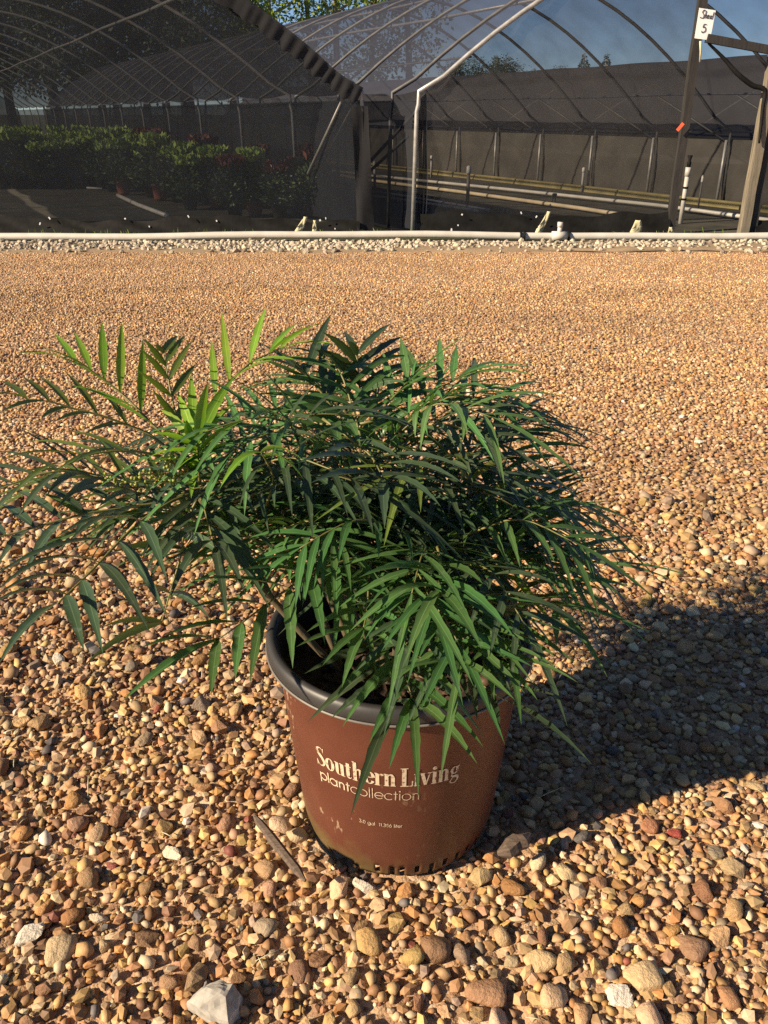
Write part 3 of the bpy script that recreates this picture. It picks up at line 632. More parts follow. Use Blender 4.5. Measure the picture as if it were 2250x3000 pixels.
# ------------------------------------------------------------------ the plant
plant = empty('mahonia_plant', (POT.x, POT.y, .2)); tag(plant, 'bushy evergreen with fern-like sprays of narrow green leaflets in the brown pot', 'potted plant')
PB = Vector((POT.x, POT.y, .2))
UP = Vector((0, 0, 1))
NS = 13
TT = [0, .04, .10, .18, .27, .36, .45, .54, .63, .72, .80, .88, .95, 1.0]
def leaflet_geo(p0, p1, bow, nrm, W, tip=None):
    "a narrow toothed blade, folded along its midrib; returns verts, faces, midrib weights"
    c = (p0+p1)*.5+bow; v = []; f = []; mid_ = []
    L = (p1-p0).length
    for i, t in enumerate(TT):
        p = p0*(1-t)**2+c*(2*t*(1-t))+p1*t**2
        tg = ((c-p0)*(1-t)+(p1-c)*t).normalized()
        s = tg.cross(nrm)
        if s.length < 1e-4: s = tg.cross(Vector((1, 0, 0)))
        s.normalize(); n = s.cross(tg).normalized()
        w = W*.68*(min(1, .22+t*3.6) if t < .22 else 1)*(1 if t < .42 else max(0.02, 1-((t-.42)/.58)**1.55))
        if i in (5, 7, 9, 11): w *= 1.16
        elif 4 < i < 12: w *= .95
        fold = w*.34
        v += [p-s*w+n*fold, p, p+s*w+n*fold]; mid_ += [0, 1, 0]
        if i:
            a = 3*i-3; b = 3*i; f += [(a, a+1, b+1, b), (a+1, a+2, b+2, b+1)]
    return v, f, mid_
leaf_count = 0
def leaf_mesh(name, v, f, mid_, mat, parent, origin):
    me = bpy.data.meshes.new(name); me.from_pydata([tuple(q-origin) for q in v], [], f)
    a = me.attributes.new('mid', 'FLOAT', 'POINT'); a.data.foreach_set('value', mid_)
    me.polygons.foreach_set('use_smooth', [True]*len(me.polygons)); me.materials.append(mat); me.materials.append(M['rachis'])
    o = link(name, me, parent); o.location = origin-(parent.matrix_world.translation if parent else Vector())
    return o
def curve_pts(ctrl, n=14):
    q = cr([tuple(c) for c in ctrl], max(2, n//(len(ctrl)-1))); return [Vector(x) for x in q]
WP = {}
def frond(ctrl, leaflets, mat, single=False, r0=.0016):
    """one compound leaf: ctrl = stalk curve in the world; leaflets = list of (p0, p1, bow, normal, width)"""
    pts = curve_pts(ctrl); org = pts[0]
    mb = MB(); k = len(pts); mb.tube([p-org for p in pts], [r0*(1-.65*i/(k-1)) for i in range(k)], 5)
    V = [Vector(q)+org for q in mb.v]; Fc = list(mb.f); Md = [0]*len(V); MI = [1]*len(Fc)
    if not single:
        for L in leaflets:
            v, f, m_ = leaflet_geo(*L); n = len(V); V += v; Fc += [tuple(i+n for i in q) for q in f]; Md += m_; MI += [0]*len(f)
    me = bpy.data.meshes.new('leaf'); me.from_pydata([tuple(q-org) for q in V], [], Fc)
    a = me.attributes.new('mid', 'FLOAT', 'POINT'); a.data.foreach_set('value', Md)
    me.materials.append(mat); me.materials.append(M['rachis']); me.polygons.foreach_set('material_index', MI)
    me.polygons.foreach_set('use_smooth', [True]*len(me.polygons))
    o = link('leaf', me, plant); o.location = org-PB
    if single:
        for L in leaflets:
            v, f, m_ = leaflet_geo(*L); m2 = bpy.data.meshes.new('leaflet'); m2.from_pydata([tuple(q-L[0]) for q in v], [], f)
            a = m2.attributes.new('mid', 'FLOAT', 'POINT'); a.data.foreach_set('value', m_); m2.polygons.foreach_set('use_smooth', [True]*len(m2.polygons))
            m2.materials.append(mat); c = link('leaflet', m2, o); c.location = L[0]-org
    return o
def auto_leaflets(ctrl, npair, L, W, start=.22, ang=52, dih=12, droop=.35, terminal=True, jit=.2):
    pts = curve_pts(ctrl, 24); k = len(pts); out = []
    for i in range(npair):
        t = start+(1-start)*(i/(npair-.35)); x = t*(k-1); a = int(min(x, k-2)); fr = x-a
        p = pts[a].lerp(pts[a+1], fr); tg = (pts[min(a+2, k-1)]-pts[max(a-1, 0)]).normalized()
        side = tg.cross(UP); side = side.normalized() if side.length > .15 else Vector((1, 0, 0)); nn = side.cross(tg).normalized()
        s = math.sin(math.pi*(.22+.66*i/max(1, npair-1)))
        for sg in (-1, 1):
            aa = R(ang+random.gauss(0, 6)-12*i/npair); d = tg*math.cos(aa)+side*(sg*math.sin(aa))+nn*math.sin(R(dih+random.gauss(0, 9)))
            d.normalize(); l = L*(.72+.28*s)*random.uniform(1-jit, 1+jit)
            p1 = p+d*l-UP*(l*droop*random.uniform(.5, 1.3)); bow = UP*(l*droop*.36)+nn*(l*.03)
            out.append((p, p1, bow, nn, W*random.uniform(.85, 1.12)))
    if terminal:
        tg = (pts[-1]-pts[-3]).normalized(); l = L*1.02; side = tg.cross(UP)
        nn = side.cross(tg).normalized() if side.length > .1 else UP
        out.append((pts[-1], pts[-1]+tg*l-UP*(l*droop*.7), UP*(l*droop*.3), nn, W))
    return out
def tip_on_ray(p0, u, v, L, side):
    r = ray(u, v).normalized(); o = Vector((0, 0, CAMZ))-p0; b = o.dot(r); c = o.dot(o)-L*L; disc = b*b-c
    t = -b+(side*math.sqrt(disc) if disc > 0 else 0); return Vector((0, 0, CAMZ))+r*t
def hero(px, leaf_px, mat, L=.098, W=.0056, bow=.16):
    """px: stalk as (u, v, Y); leaf_px: leaflets as (u0, v0, u1, v1, side): side -1 nearer, +1 farther than its foot"""
    ctrl = [at(*q) for q in px]; pts = curve_pts(ctrl, 40); pr = [project(p) for p in pts]; out = []
    for q in leaf_px:
        u0, v0, u1, v1, sd = q[:5]; l = q[5] if len(q) > 5 else L
        k = min(range(len(pts)), key=lambda i: (pr[i][0]-u0)**2+(pr[i][1]-v0)**2); p0 = pts[k]
        p1 = tip_on_ray(p0, u1, v1, l, sd)
        tg = (pts[min(k+1, len(pts)-1)]-pts[max(k-1, 0)]).normalized(); side = tg.cross(UP); nn = (side.cross(tg).normalized()+UP*.6).normalized() if side.length > .1 else UP
        ld = (p1-p0).normalized()
        if abs(ld.dot(nn)) > .75: nn = (Vector((0, -1, .25))-ld*ld.dot(Vector((0, -1, .25)))).normalized()
        out.append((p0, p1, UP*(bow*(p1-p0).length*random.uniform(.7, 1.2)), nn, W*random.uniform(.9, 1.1)))
    frond(ctrl, out, mat, True)
A = lambda x, y: (x/2.765, 880+y/2.765)
B = lambda x, y: (500+x/2.765, 880+y/2.765)
C_ = lambda x, y: (1000+x/2.765, 880+y/2.765)
D_ = lambda x, y: (1450+x/2.765, 1180+y/2.765)
E_ = lambda x, y: (x/2.37, 1400+y/2.37)
F_ = lambda x, y: (550+x/2.765, 1350+y/2.765)
G_ = lambda x, y: (1050+x/2.765, 1400+y/2.765)
H_ = lambda x, y: (800+x/2.37, 1800+y/2.37)
def lf(fn, *quads): return [(*fn(q[0], q[1]), *fn(q[2], q[3]), *q[4:]) for q in quads]
def rp(fn, *tri): return [(*fn(t[0], t[1]), t[2]) for t in tri]
old, midg, new, olive = M['leaf_old'], M['leaf_mid'], M['leaf_new'], M['leaf_olive']
# upper left young sprays
hero(rp(A, (1560, 1330, .72), (1240, 1010, .735), (1000, 770, .75), (740, 570, .77), (480, 450, .79)),
     lf(A, (625, 495, 440, 265, 1, .07), (740, 565, 600, 258, 1, .08), (860, 645, 825, 165, 1, .088), (995, 745, 988, 170, 1, .09), (1145, 890, 1160, 310, 1, .09), (1230, 1000, 640, 690, -1, .09),
        (480, 450, 140, 430, -1, .07), (740, 570, 300, 372, -1, .085), (860, 660, 420, 440, -1, .085), (1000, 770, 520, 470, -1, .09), (1120, 900, 530, 680, -1, .1)), new, bow=.06, W=.0054)
hero(rp(A, (1560, 1360, .70), (1230, 1100, .70), (1030, 1010, .70), (790, 925, .695), (570, 870, .69), (400, 820, .685), (220, 800, .68)),
     lf(A, (1025, 1005, 820, 730, 1, .085), (790, 925, 530, 580, 1, .085), (575, 870, 320, 620, 1, .078), (400, 820, 180, 620, 1, .07), (225, 800, 0, 650, 1, .07), (220, 800, -60, 770, -1, .07),
        (400, 825, 0, 910, -1, .08), (570, 870, 330, 960, -1, .08), (800, 930, 440, 985, -1, .09), (1040, 1015, 690, 1080, -1, .09)), olive, bow=.08, W=.0050)
hero(rp(A, (1560, 1380, .68), (1200, 1240, .66), (840, 1230, .64), (480, 1320, .62)), lf(A, (480, 1320, 80, 1600, -1, .10), (840, 1230, 450, 1390, -1, .09), (700, 1250, 0, 1290, -1, .09), (1000, 1225, 560, 1340, -1, .09), (1000, 1225, 470, 1060, 1, .09), (820, 1235, 190, 1150, 1, .09)), olive, bow=.1, W=.0050)
# left dark sprays
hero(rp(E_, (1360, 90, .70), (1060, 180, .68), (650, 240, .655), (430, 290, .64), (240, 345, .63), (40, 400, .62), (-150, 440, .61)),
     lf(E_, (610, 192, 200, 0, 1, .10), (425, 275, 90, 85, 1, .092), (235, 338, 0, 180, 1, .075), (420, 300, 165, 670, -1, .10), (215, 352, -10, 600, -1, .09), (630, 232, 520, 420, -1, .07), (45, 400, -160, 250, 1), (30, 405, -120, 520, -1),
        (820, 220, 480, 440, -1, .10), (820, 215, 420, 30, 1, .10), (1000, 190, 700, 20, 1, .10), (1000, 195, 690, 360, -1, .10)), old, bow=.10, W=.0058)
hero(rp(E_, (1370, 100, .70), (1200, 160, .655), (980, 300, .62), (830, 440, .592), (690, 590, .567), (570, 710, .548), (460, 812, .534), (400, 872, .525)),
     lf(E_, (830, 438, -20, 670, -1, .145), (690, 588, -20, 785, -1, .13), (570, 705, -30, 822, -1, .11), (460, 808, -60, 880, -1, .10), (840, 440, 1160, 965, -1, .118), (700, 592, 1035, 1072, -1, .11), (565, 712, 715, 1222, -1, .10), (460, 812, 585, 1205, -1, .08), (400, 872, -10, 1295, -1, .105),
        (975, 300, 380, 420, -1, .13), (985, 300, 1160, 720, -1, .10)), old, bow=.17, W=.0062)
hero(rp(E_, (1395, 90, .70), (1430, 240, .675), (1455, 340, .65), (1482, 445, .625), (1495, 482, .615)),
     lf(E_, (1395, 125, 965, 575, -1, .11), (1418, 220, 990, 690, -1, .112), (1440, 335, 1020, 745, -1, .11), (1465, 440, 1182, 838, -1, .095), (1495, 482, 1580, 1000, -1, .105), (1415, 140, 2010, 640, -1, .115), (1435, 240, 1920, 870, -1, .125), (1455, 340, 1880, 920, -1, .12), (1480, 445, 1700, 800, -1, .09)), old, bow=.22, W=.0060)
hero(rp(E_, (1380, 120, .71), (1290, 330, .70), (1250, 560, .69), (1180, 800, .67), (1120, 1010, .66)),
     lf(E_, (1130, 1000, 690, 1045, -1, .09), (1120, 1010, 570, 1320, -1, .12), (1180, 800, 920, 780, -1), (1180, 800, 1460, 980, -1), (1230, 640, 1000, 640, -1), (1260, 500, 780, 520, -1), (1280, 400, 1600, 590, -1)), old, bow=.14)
# bright spray over the left rim
hero(rp(F_, (1430, 760, .66), (1200, 835, .64), (985, 918, .62), (822, 1030, .60), (630, 1167, .58), (440, 1312, .562), (245, 1445, .545)),
     lf(F_, (825, 1028, 0, 972, -1, .115), (985, 915, 395, 890, -1, .085), (630, 1165, -20, 1205, -1, .09), (440, 1310, -200, 1420, -1, .095), (250, 1442, -390, 1520, -1, .095), (990, 920, 1112, 1490, -1, .10), (818, 1035, 850, 1680, -1, .105), (618, 1172, 505, 1800, -1, .10), (432, 1318, 385, 1770, -1, .082), (248, 1450, 190, 1900, -1, .08), (240, 1450, -540, 1960, -1, .105), (1190, 845, 1210, 1250, -1, .08), (1210, 830, 560, 800, -1, .1)), midg, bow=.10, W=.0064)
# front sprays hanging over the pot
hero(rp(H_, (820, 60, .64), (862, 185, .62), (892, 302, .603), (927, 440, .585), (965, 585, .57)),
     lf(H_, (852, 190, 420, 595, -1, .09), (885, 300, 483, 780, -1, .10), (918, 440, 665, 895, -1, .085), (955, 582, 805, 1075, -1, .09), (965, 600, 1008, 1275, -1, .112), (900, 302, 1305, 580, -1, .09), (935, 440, 1460, 920, -1, .115), (972, 585, 1415, 1035, -1, .11), (830, 100, 1080, 340, -1, .07)), midg, bow=.14, W=.0062)
hero(rp(H_, (760, 100, .66), (800, 290, .635), (828, 430, .612), (850, 605, .59)),
     lf(H_, (850, 605, 540, 1400, -1, .135), (825, 430, 402, 725, -1, .085), (800, 300, 240, 748, -1, .11), (780, 200, 218, 412, -1, .10), (830, 432, 1180, 740, -1, .09), (850, 600, 1120, 700, -1, .07), (800, 290, 1230, 560, -1, .1)), old, bow=.10, W=.0070)
hero(rp(G_, (640, 560, .645), (668, 690, .625), (660, 810, .605), (652, 905, .59)),
     lf(G_, (655, 800, 0, 810, -1, .11), (650, 760, 90, 770, -1, .09), (650, 895, 205, 962, -1, .075), (672, 830, 1265, 1300, -1, .12), (660, 905, 995, 1385, -1, .10), (652, 915, 375, 1510, -1, .112), (668, 700, 440, 640, -1, .07), (672, 720, 1010, 860, -1, .08)), midg, bow=.16, W=.0066)
hero(rp(G_, (110, 640, .66), (88, 800, .635), (72, 1065, .60), (42, 1212, .58)),
     lf(G_, (72, 1065, 435, 1262, -1, .062), (45, 1210, 285, 1355, -1, .046), (68, 1065, -420, 1250, -1, .085), (40, 1212, -505, 1370, -1, .095), (40, 1215, -290, 1520, -1, .075), (38, 1218, -135, 1700, -1, .09), (88, 800, 400, 870, -1, .07), (85, 800, -180, 960, -1, .07)), midg, bow=.12, W=.0056)
hero(rp(G_, (520, 760, .67), (620, 1000, .645), (732, 1202, .62), (862, 1312, .605), (1018, 1452, .59)),
     lf(G_, (735, 1200, 1445, 1362, -1, .115), (730, 1210, 640, 1555, -1, .06), (865, 1308, 1610, 1535, -1, .12), (860, 1318, 800, 1700, -1, .068), (1020, 1450, 1780, 1660, -1, .115), (1022, 1455, 1100, 1800, -1, .07), (1025, 1455, 1450, 1800, -1, .08), (625, 1005, 1050, 1120, -1, .08), (610, 1010, 340, 1150, -1, .06)), midg, bow=.14, W=.0060)
hero(rp(G_, (420, 1100, .66), (600, 1330, .635), (900, 1600, .605), (1180, 1800, .585)), lf(G_, (1180, 1800, 1900, 2330, -1, .125), (1050, 1710, 1640, 1780, -1, .1), (1050, 1710, 1150, 2080, -1, .08), (900, 1600, 1480, 1700, -1, .1), (760, 1470, 900, 1820, -1, .08), (900, 1600, 960, 1960, -1, .08)), old, bow=.10, W=.0052)
# right sprays
hero(rp(G_, (260, 560, .70), (540, 512, .71), (800, 545, .72), (1130, 612, .72), (1330, 650, .725), (1480, 690, .73), (1900, 700, .74)),
     lf(G_, (570, 470, 1030, 385, 1, .075), (620, 520, 860, 480, -1, .06), (1130, 608, 1800, 480, 1, .115), (1310, 645, 2080, 430, 1, .125), (1480, 688, 2310, 465, 1, .125), (895, 545, 1215, 975, -1, .10), (1135, 618, 1332, 865, -1, .075), (1330, 652, 1680, 1030, -1, .10), (1500, 695, 2200, 1000, -1, .12), (1900, 700, 2700, 800, -1, .125), (1700, 695, 2550, 830, -1, .12), (1700, 695, 2240, 590, 1, .1), (780, 540, 870, 900, -1, .085)), midg, bow=.10, W=.0060)
hero(rp(C_, (-150, 960, .72), (20, 1080, .70), (215, 1235, .675), (290, 1340, .66), (335, 1445, .645)),
     lf(C_, (340, 1440, 805, 1670, -1, .105), (300, 1345, 980, 1480, -1, .115), (260, 1290, 1060, 1400, -1, .12), (335, 1450, 350, 1850, -1, .09), (325, 1440, -250, 1480, -1, .1), (285, 1330, -360, 1320, -1, .105), (200, 1220, -180, 1290, -1, .08), (100, 1130, 480, 1290, -1, .07)), old, bow=.16, W=.0066)
# top sprays
hero(rp(C_, (150, 1000, .80), (400, 950, .81), (545, 905, .82), (690, 790, .835), (800, 712, .85), (900, 658, .86), (942, 632, .865)),
     lf(C_, (690, 785, 500, 358, 1, .105), (800, 705, 795, 295, 1, .085), (898, 655, 935, 370, 1, .07), (942, 632, 1365, 505, 1, .095), (925, 640, 1530, 545, -1, .11), (890, 668, 1565, 610, -1, .12), (800, 730, 1450, 765, -1, .12), (545, 900, 520, 480, 1, .09), (560, 895, 1290, 850, -1, .12), (690, 800, 1150, 840, -1, .1)), midg, bow=.12, W=.0062)
hero(rp(C_, (250, 960, .79), (420, 785, .80), (540, 652, .81)), lf(C_, (420, 780, 335, 410, 1, .085), (540, 645, 480, 295, 1, .085), (540, 652, 1012, 283, -1, .12), (480, 715, 925, 430, -1, .11), (430, 770, 830, 560, -1, .1)), midg, bow=.05, W=.0056)
hero(rp(C_, (160, 960, .84), (155, 800, .85), (135, 560, .87), (126, 445, .88)),
     lf(C_, (128, 440, 405, 188, 1, .09), (140, 530, 510, 288, 1, .10), (160, 640, 560, 365, 1, .105), (190, 700, 640, 490, 1, .105), (122, 430, 20, 250, 1, .065), (128, 515, -150, 260, -1, .09), (135, 600, -220, 400, -1, .1), (145, 680, -150, 420, -1, .1), (150, 740, 520, 650, -1, .1), (125, 440, 60, 330, -1, .05)), old, bow=.10, W=.0060)
hero(rp(B, (1330, 900, .80), (1200, 720, .81), (1090, 600, .82)), lf(B, (1095, 600, 1300, 112, 1, .105), (1090, 600, 1080, 505, 1, .03), (1180, 690, 840, 400, -1, .1), (1240, 780, 1215, 340, 1, .09), (1100, 610, 740, 480, -1, .1), (1270, 830, 1320, 470, 1, .08), (1150, 660, 700, 340, 1, .11)), old, bow=.08, W=.0066)
hero(rp(B, (260, 900, .76), (370, 780, .77), (480, 662, .78), (640, 510, .80), (800, 430, .82), (890, 390, .83)),
     lf(B, (478, 660, 412, 88, 1, .105), (635, 505, 775, 52, 1, .10), (800, 425, 1020, 190, 1, .08), (890, 390, 1330, 355, -1, .1), (880, 390, 1170, 200, 1, .08), (370, 780, 330, 320, 1, .09), (650, 510, 1010, 480, -1, .09), (490, 660, 830, 480, -1, .09), (800, 430, 1250, 170, -1, .12)), new, bow=.08, W=.0058)
hero(rp(A, (1450, 1150, .75), (1440, 1010, .755), (1390, 780, .765), (1360, 620, .775), (1325, 425, .785)),
     lf(A, (1345, 525, 1165, 310, -1, .06), (1370, 640, 1140, 395, -1, .075), (1350, 520, 1500, 285, 1, .06), (1385, 645, 1555, 328, 1, .07), (1415, 780, 1590, 515, 1, .07), (1430, 980, 1240, 730, -1, .07), (1445, 1010, 1500, 780, 1, .06), (1325, 425, 1440, 285, 1, .05), (1325, 425, 1270, 345, -1, .03), (1390, 790, 1110, 565, -1, .085)), olive, bow=.06, W=.0052)
# young shoot at the top of the left cane
hero([(575, 1400, .70), (572, 1330, .70), (570, 1290, .70)], [(572, 1300, 560, 1095, 1, .085), (572, 1310, 545, 1230, -1, .04), (572, 1300, 645, 1160, 1, .07), (572, 1320, 690, 1180, 1, .08), (570, 1330, 470, 1255, -1, .06), (570, 1350, 430, 1355, -1, .07), (574, 1330, 560, 1460, -1, .05)], new, bow=.10, W=.0066)
hero([(585, 1420, .70), (580, 1340, .695), (578, 1300, .69)], [(578, 1300, 655, 1130, 1, .075), (578, 1300, 610, 1120, -1, .08), (578, 1310, 520, 1150, 1, .075), (578, 1305, 470, 1200, 1, .07), (580, 1320, 440, 1270, -1, .075), (580, 1330, 425, 1345, -1, .08), (580, 1330, 720, 1230, -1, .07), (582, 1345, 700, 1300, -1, .065), (580, 1340, 500, 1400, -1, .06), (578, 1302, 690, 1100, 1, .085)], new, bow=.12, W=.0062)
hero([(780, 1480, .69), (800, 1400, .67), (765, 1325, .655)], [(765, 1325, 895, 1355, -1, .06), (762, 1330, 645, 1430, -1, .06), (770, 1340, 890, 1405, -1, .07)], new, bow=.25, W=.0055)
hero(rp(C_, (-200, 1000, .76), (20, 1010, .74)), lf(C_, (0, 1010, 155, 1180, -1, .08), (-60, 1000, -10, 1340, -1, .1)), midg, bow=.3, W=.0062)
hero([(1480, 1720, .68), (1540, 1760, .665), (1625, 1785, .65)], [(1625, 1785, 1630, 1895, -1, .045), (1625, 1785, 1780, 1985, -1, .08), (1540, 1760, 1510, 1830, -1, .04), (1560, 1770, 1900, 1850, -1, .1)], midg, bow=.15, W=.0055)
hero([(1500, 1690, .70), (1455, 1665, .705), (1480, 1600, .715)], [(1455, 1665, 1570, 1500, 1, .075), (1470, 1700, 1560, 1735, -1, .05), (1500, 1690, 1620, 1830, -1, .07)], new, bow=.04, W=.0056)

# canes and their rosettes: (u, v, Y, sprays)
OUT = [(-400, 1330), (60, 1290), (250, 1250), (430, 1180), (600, 1150), (760, 1060), (960, 985), (1140, 990), (1380, 1040), (1520, 1090), (1660, 1200), (1760, 1320), (1720, 1480), (1880, 1590), (1860, 1780), (1720, 1920),
       (1640, 2020), (1520, 2080), (1380, 2100), (1250, 2090), (1120, 2050), (1010, 1980), (960, 1900), (930, 1800), (850, 1760), (700, 1740), (560, 1740), (440, 1670), (300, 1630), (-400, 1660)]
def inside(u, v):
    c = False; n = len(OUT)
    for i in range(n):
        x0, y0 = OUT[i]; x1, y1 = OUT[i-1]
        if (y0 > v) != (y1 > v) and u < (x1-x0)*(v-y0)/(y1-y0)+x0: c = not c
    return c
ros = [(575, 1440, .725, 10, .25), (1010, 1190, .86, 17, .24), (1080, 1340, .77, 15, .22), (1290, 1290, .86, 18, .25), (1290, 1590, .71, 15, .22), (1150, 1690, .69, 13, .19), (1420, 1500, .77, 18, .25),
       (760, 1380, .83, 14, .23), (900, 1480, .78, 13, .21), (1250, 1450, .82, 14, .22), (1400, 1720, .71, 16, .22), (1020, 1580, .74, 11, .19), (1520, 1640, .75, 16, .23), (1300, 1790, .68, 14, .19), (1440, 1830, .70, 13, .19), (1180, 1830, .68, 9, .16), (1340, 1650, .76, 12, .2), (770, 1560, .72, 12, .19)]
for ri, (u, v, Y, n, Lf) in enumerate(ros):
    e0, e1 = (60, 56) if v < 1400 else ((42, 44) if v < 1560 else (28, 40))
    top = at(u, v, Y); a0 = random.uniform(0, 6.28)
    foot = Vector((POT.x+(top.x-POT.x)*.28+random.gauss(0, .012), POT.y+(top.y-POT.y)*.3+random.gauss(0, .012), .19))
    mid_ = foot.lerp(top, .5)+Vector((random.gauss(0, .01), random.gauss(0, .01), .02)); cp = curve_pts([foot, mid_, top], 12)
    mb = MB(); mb.tube([p-PB for p in cp], [.0042-.0014*i/(len(cp)-1)+.0006*(i % 2) for i in range(len(cp))], 8); mb.build('cane', M['cane'], plant)
    made = 0; tries = 0
    while made < n and tries < n*14:
        tries += 1; az = a0+made*2.399+random.gauss(0, .35); lev = (made+.5)/n; el = R(e0-e1*lev+random.gauss(0, 8)); L = Lf*random.uniform(.8, 1.12)*(.82+.25*lev)
        b = top-UP*(.05*lev)+Vector((random.gauss(0, .004), random.gauss(0, .004), 0)); h = Vector((math.cos(az), math.sin(az), 0))
        p1 = b+(h*math.cos(el)+UP*math.sin(el))*(L*.5); e = b+h*(L*.93*math.cos(el*.75))+UP*(L*(math.sin(el)*.80-.10-.10*lev))
        if e.z < .10 or (h.y < -.72 and Y > .715): continue
        ctrl = [b, b.lerp(p1, .55)+UP*.004, p1.lerp(e, .25)+UP*.012, e]
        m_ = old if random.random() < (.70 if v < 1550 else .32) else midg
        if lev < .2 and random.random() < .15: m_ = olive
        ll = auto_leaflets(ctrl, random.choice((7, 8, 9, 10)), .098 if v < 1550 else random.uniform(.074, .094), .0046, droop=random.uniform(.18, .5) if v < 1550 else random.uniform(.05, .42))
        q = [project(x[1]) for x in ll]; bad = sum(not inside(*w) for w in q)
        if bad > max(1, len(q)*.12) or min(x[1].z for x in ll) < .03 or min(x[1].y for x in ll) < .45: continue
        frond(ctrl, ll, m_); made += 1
# flower spikes on the left cane
for pts in ([A(1560, 1440), A(1420, 1430), A(1280, 1405), A(1130, 1415)], [A(1560, 1490), A(1300, 1470), A(1040, 1470), A(850, 1440)], [A(1540, 1420), A(1460, 1340), A(1340, 1300)]):
    cp = curve_pts([at(*p, .69-.012*i) for i, p in enumerate(pts)], 18); mb = MB(); mb.tube([p-PB for p in cp], .001, 5)
    for i in range(34):
        t = .25+.75*i/34; p = cp[int(t*(len(cp)-1))]-PB; r = .0020*(1.2-.5*t)*random.uniform(.8, 1.2); c = p+Vector((random.gauss(0, .0035), random.gauss(0, .0035), random.gauss(.001, .0035)))
        d, f = ICO[1]; mb.add([c+Vector(q)*r for q in d], [tuple(int(x) for x in q) for q in f])
    mb.build('flower_spike', M['bud'], plant)

# ------------------------------------------------------------------ shade houses
AX = Vector((-.465, .885, 0)); FY = 10.9; KN = .878; HALF = 3.40; RISE = 1.68
def arch(r, half=HALF, rise=RISE): return rise*(1-(1-min(1, max(0, r/half)))**1.816)
def hoop_pts(cx, half, kl, kr, rise, gl=GZ, gr=GZ, splay=.05):
    pts = [Vector((cx-half-splay, 0, gl)), Vector((cx-half-.02, 0, kl-.12)), Vector((cx-half, 0, kl-.04))]
    for i in range(0, 13):
        r = half*i/12; pts.append(Vector((cx-half+r, 0, kl+arch(max(r, .03*half), half, rise))))
    top = kl+rise
    for i in range(11, -1, -1):
        r = half*i/12; pts.append(Vector((cx+half-r, 0, kr+(top-kr)*(1-(1-max(r, .03*half)/half)**1.816))))
    pts += [Vector((cx+half, 0, kr-.04)), Vector((cx+half+.02, 0, kr-.12)), Vector((cx+half+splay, 0, gr))]
    return pts
def roof_sheet(parent, prof, s1, mat, ns=20, sag=.05, name='roof_cloth', step=2.25):
    v = []
    for i in range(ns*4+1):
        s = s1*i/(ns*4); k = (s % step)/step; d = sag*math.sin(math.pi*k)
        for j, p in enumerate(prof):
            w = math.sin(math.pi*j/(len(prof)-1))
            v.append(p+AX*s+Vector((0, 0, .015+.02*w-d*(1-.55*w))))
    return mesh_obj(name, v, grid_faces(ns*4+1, len(prof)), mat, parent, True)
def front_sheet(parent, cx, half, kl, kr, rise, x0, x1, zb, mat, dy=0, name='end_cloth', wr=.03):
    v = []; nx = 44; nz = 14
    for i in range(nx+1):
        x = x0+(x1-x0)*i/nx; r = half-abs(x-cx); k = kl if x < cx else kr; top = (k+(kl+rise-k)*(1-(1-min(1, max(0, r)/half))**1.816)) if r > 0 else k
        for j in range(nz+1):
            t = j/nz; z = zb+(top-zb)*t
            v.append((x, FY+dy+wr*math.sin(x*3.3+z*2.2)*math.sin(math.pi*t)*.8+wr*.4*math.sin(x*11+z*7), z))
    return mesh_obj(name, v, grid_faces(nx+1, nz+1), mat, parent, True)
def house(name, label, cx, half, kl, kr, rise, nh, step, roof_mat, side_mat, length, hoop_mat, side_l=None, first=None):
    h = empty(name, (0, FY, 0)); tag(h, label, 'shade house')
    off = Vector((0, -FY, 0)); hp = hoop_pts(cx, half, kl, kr, rise)
    mb = MB(); mb.tube(hp, .023, 8); ho = mb.build('hoop', hoop_mat, h); me = ho.data
    for i in range(1, nh):
        o = bpy.data.objects.new('hoop', me); COL.objects.link(o); o.parent = h; o.location = AX*(step*i if first is None else first+step*(i-1))
    prof = hp[3:-3]
    roof_sheet(h, prof, length, roof_mat, step=step)
    for sx, k, nm in ((-1, kl, 'side_cloth'), (1, kr, 'side_cloth')):
        v = []; n = 40
        for i in range(n+1):
            s = length*i/n
            for j in range(7):
                z = GZ+.05+(k-GZ-.045)*j/6; v.append(Vector((cx+sx*(half+.035+.03*(1-j/6)), 0, z))+AX*s+Vector((.03*math.sin(s*2.1+j), 0, 0)))
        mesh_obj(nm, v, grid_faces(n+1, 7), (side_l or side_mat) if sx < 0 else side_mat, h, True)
    return h, hp
def purlin(h, p, length, mat, r=.02, name='purlin'):
    mb = MB(); mb.tube([Vector((p[0], 0, p[1]))+AX*(length*i/12)+Vector((0, 0, -.02*(i % 2))) for i in range(13)], r, 6); mb.build(name, mat, h)
# --- left house
LCX = -.26-HALF
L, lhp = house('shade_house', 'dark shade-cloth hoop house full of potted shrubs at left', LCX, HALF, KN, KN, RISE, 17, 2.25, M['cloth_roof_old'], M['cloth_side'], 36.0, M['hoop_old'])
purlin(L, (LCX+HALF-1.72, KN+arch(1.72)-.05), 36, M['steel']); purlin(L, (LCX, KN+RISE-.05), 36, M['steel'])
def in_h(p, dy=0): return Vector((p.x, p.y-FY+dy, p.z))
front_sheet(L, LCX, HALF, KN, KN, RISE, LCX-HALF-.02, LCX+HALF-.05, GZ+.14, M['cloth_front']).location = (0, -FY, 0)
e_ = front_sheet(L, LCX, HALF, KN, KN, RISE, LCX-HALF, LCX+HALF, GZ, M['cloth_dense']); e_.location = Vector((0, -FY, 0))+AX*35.9
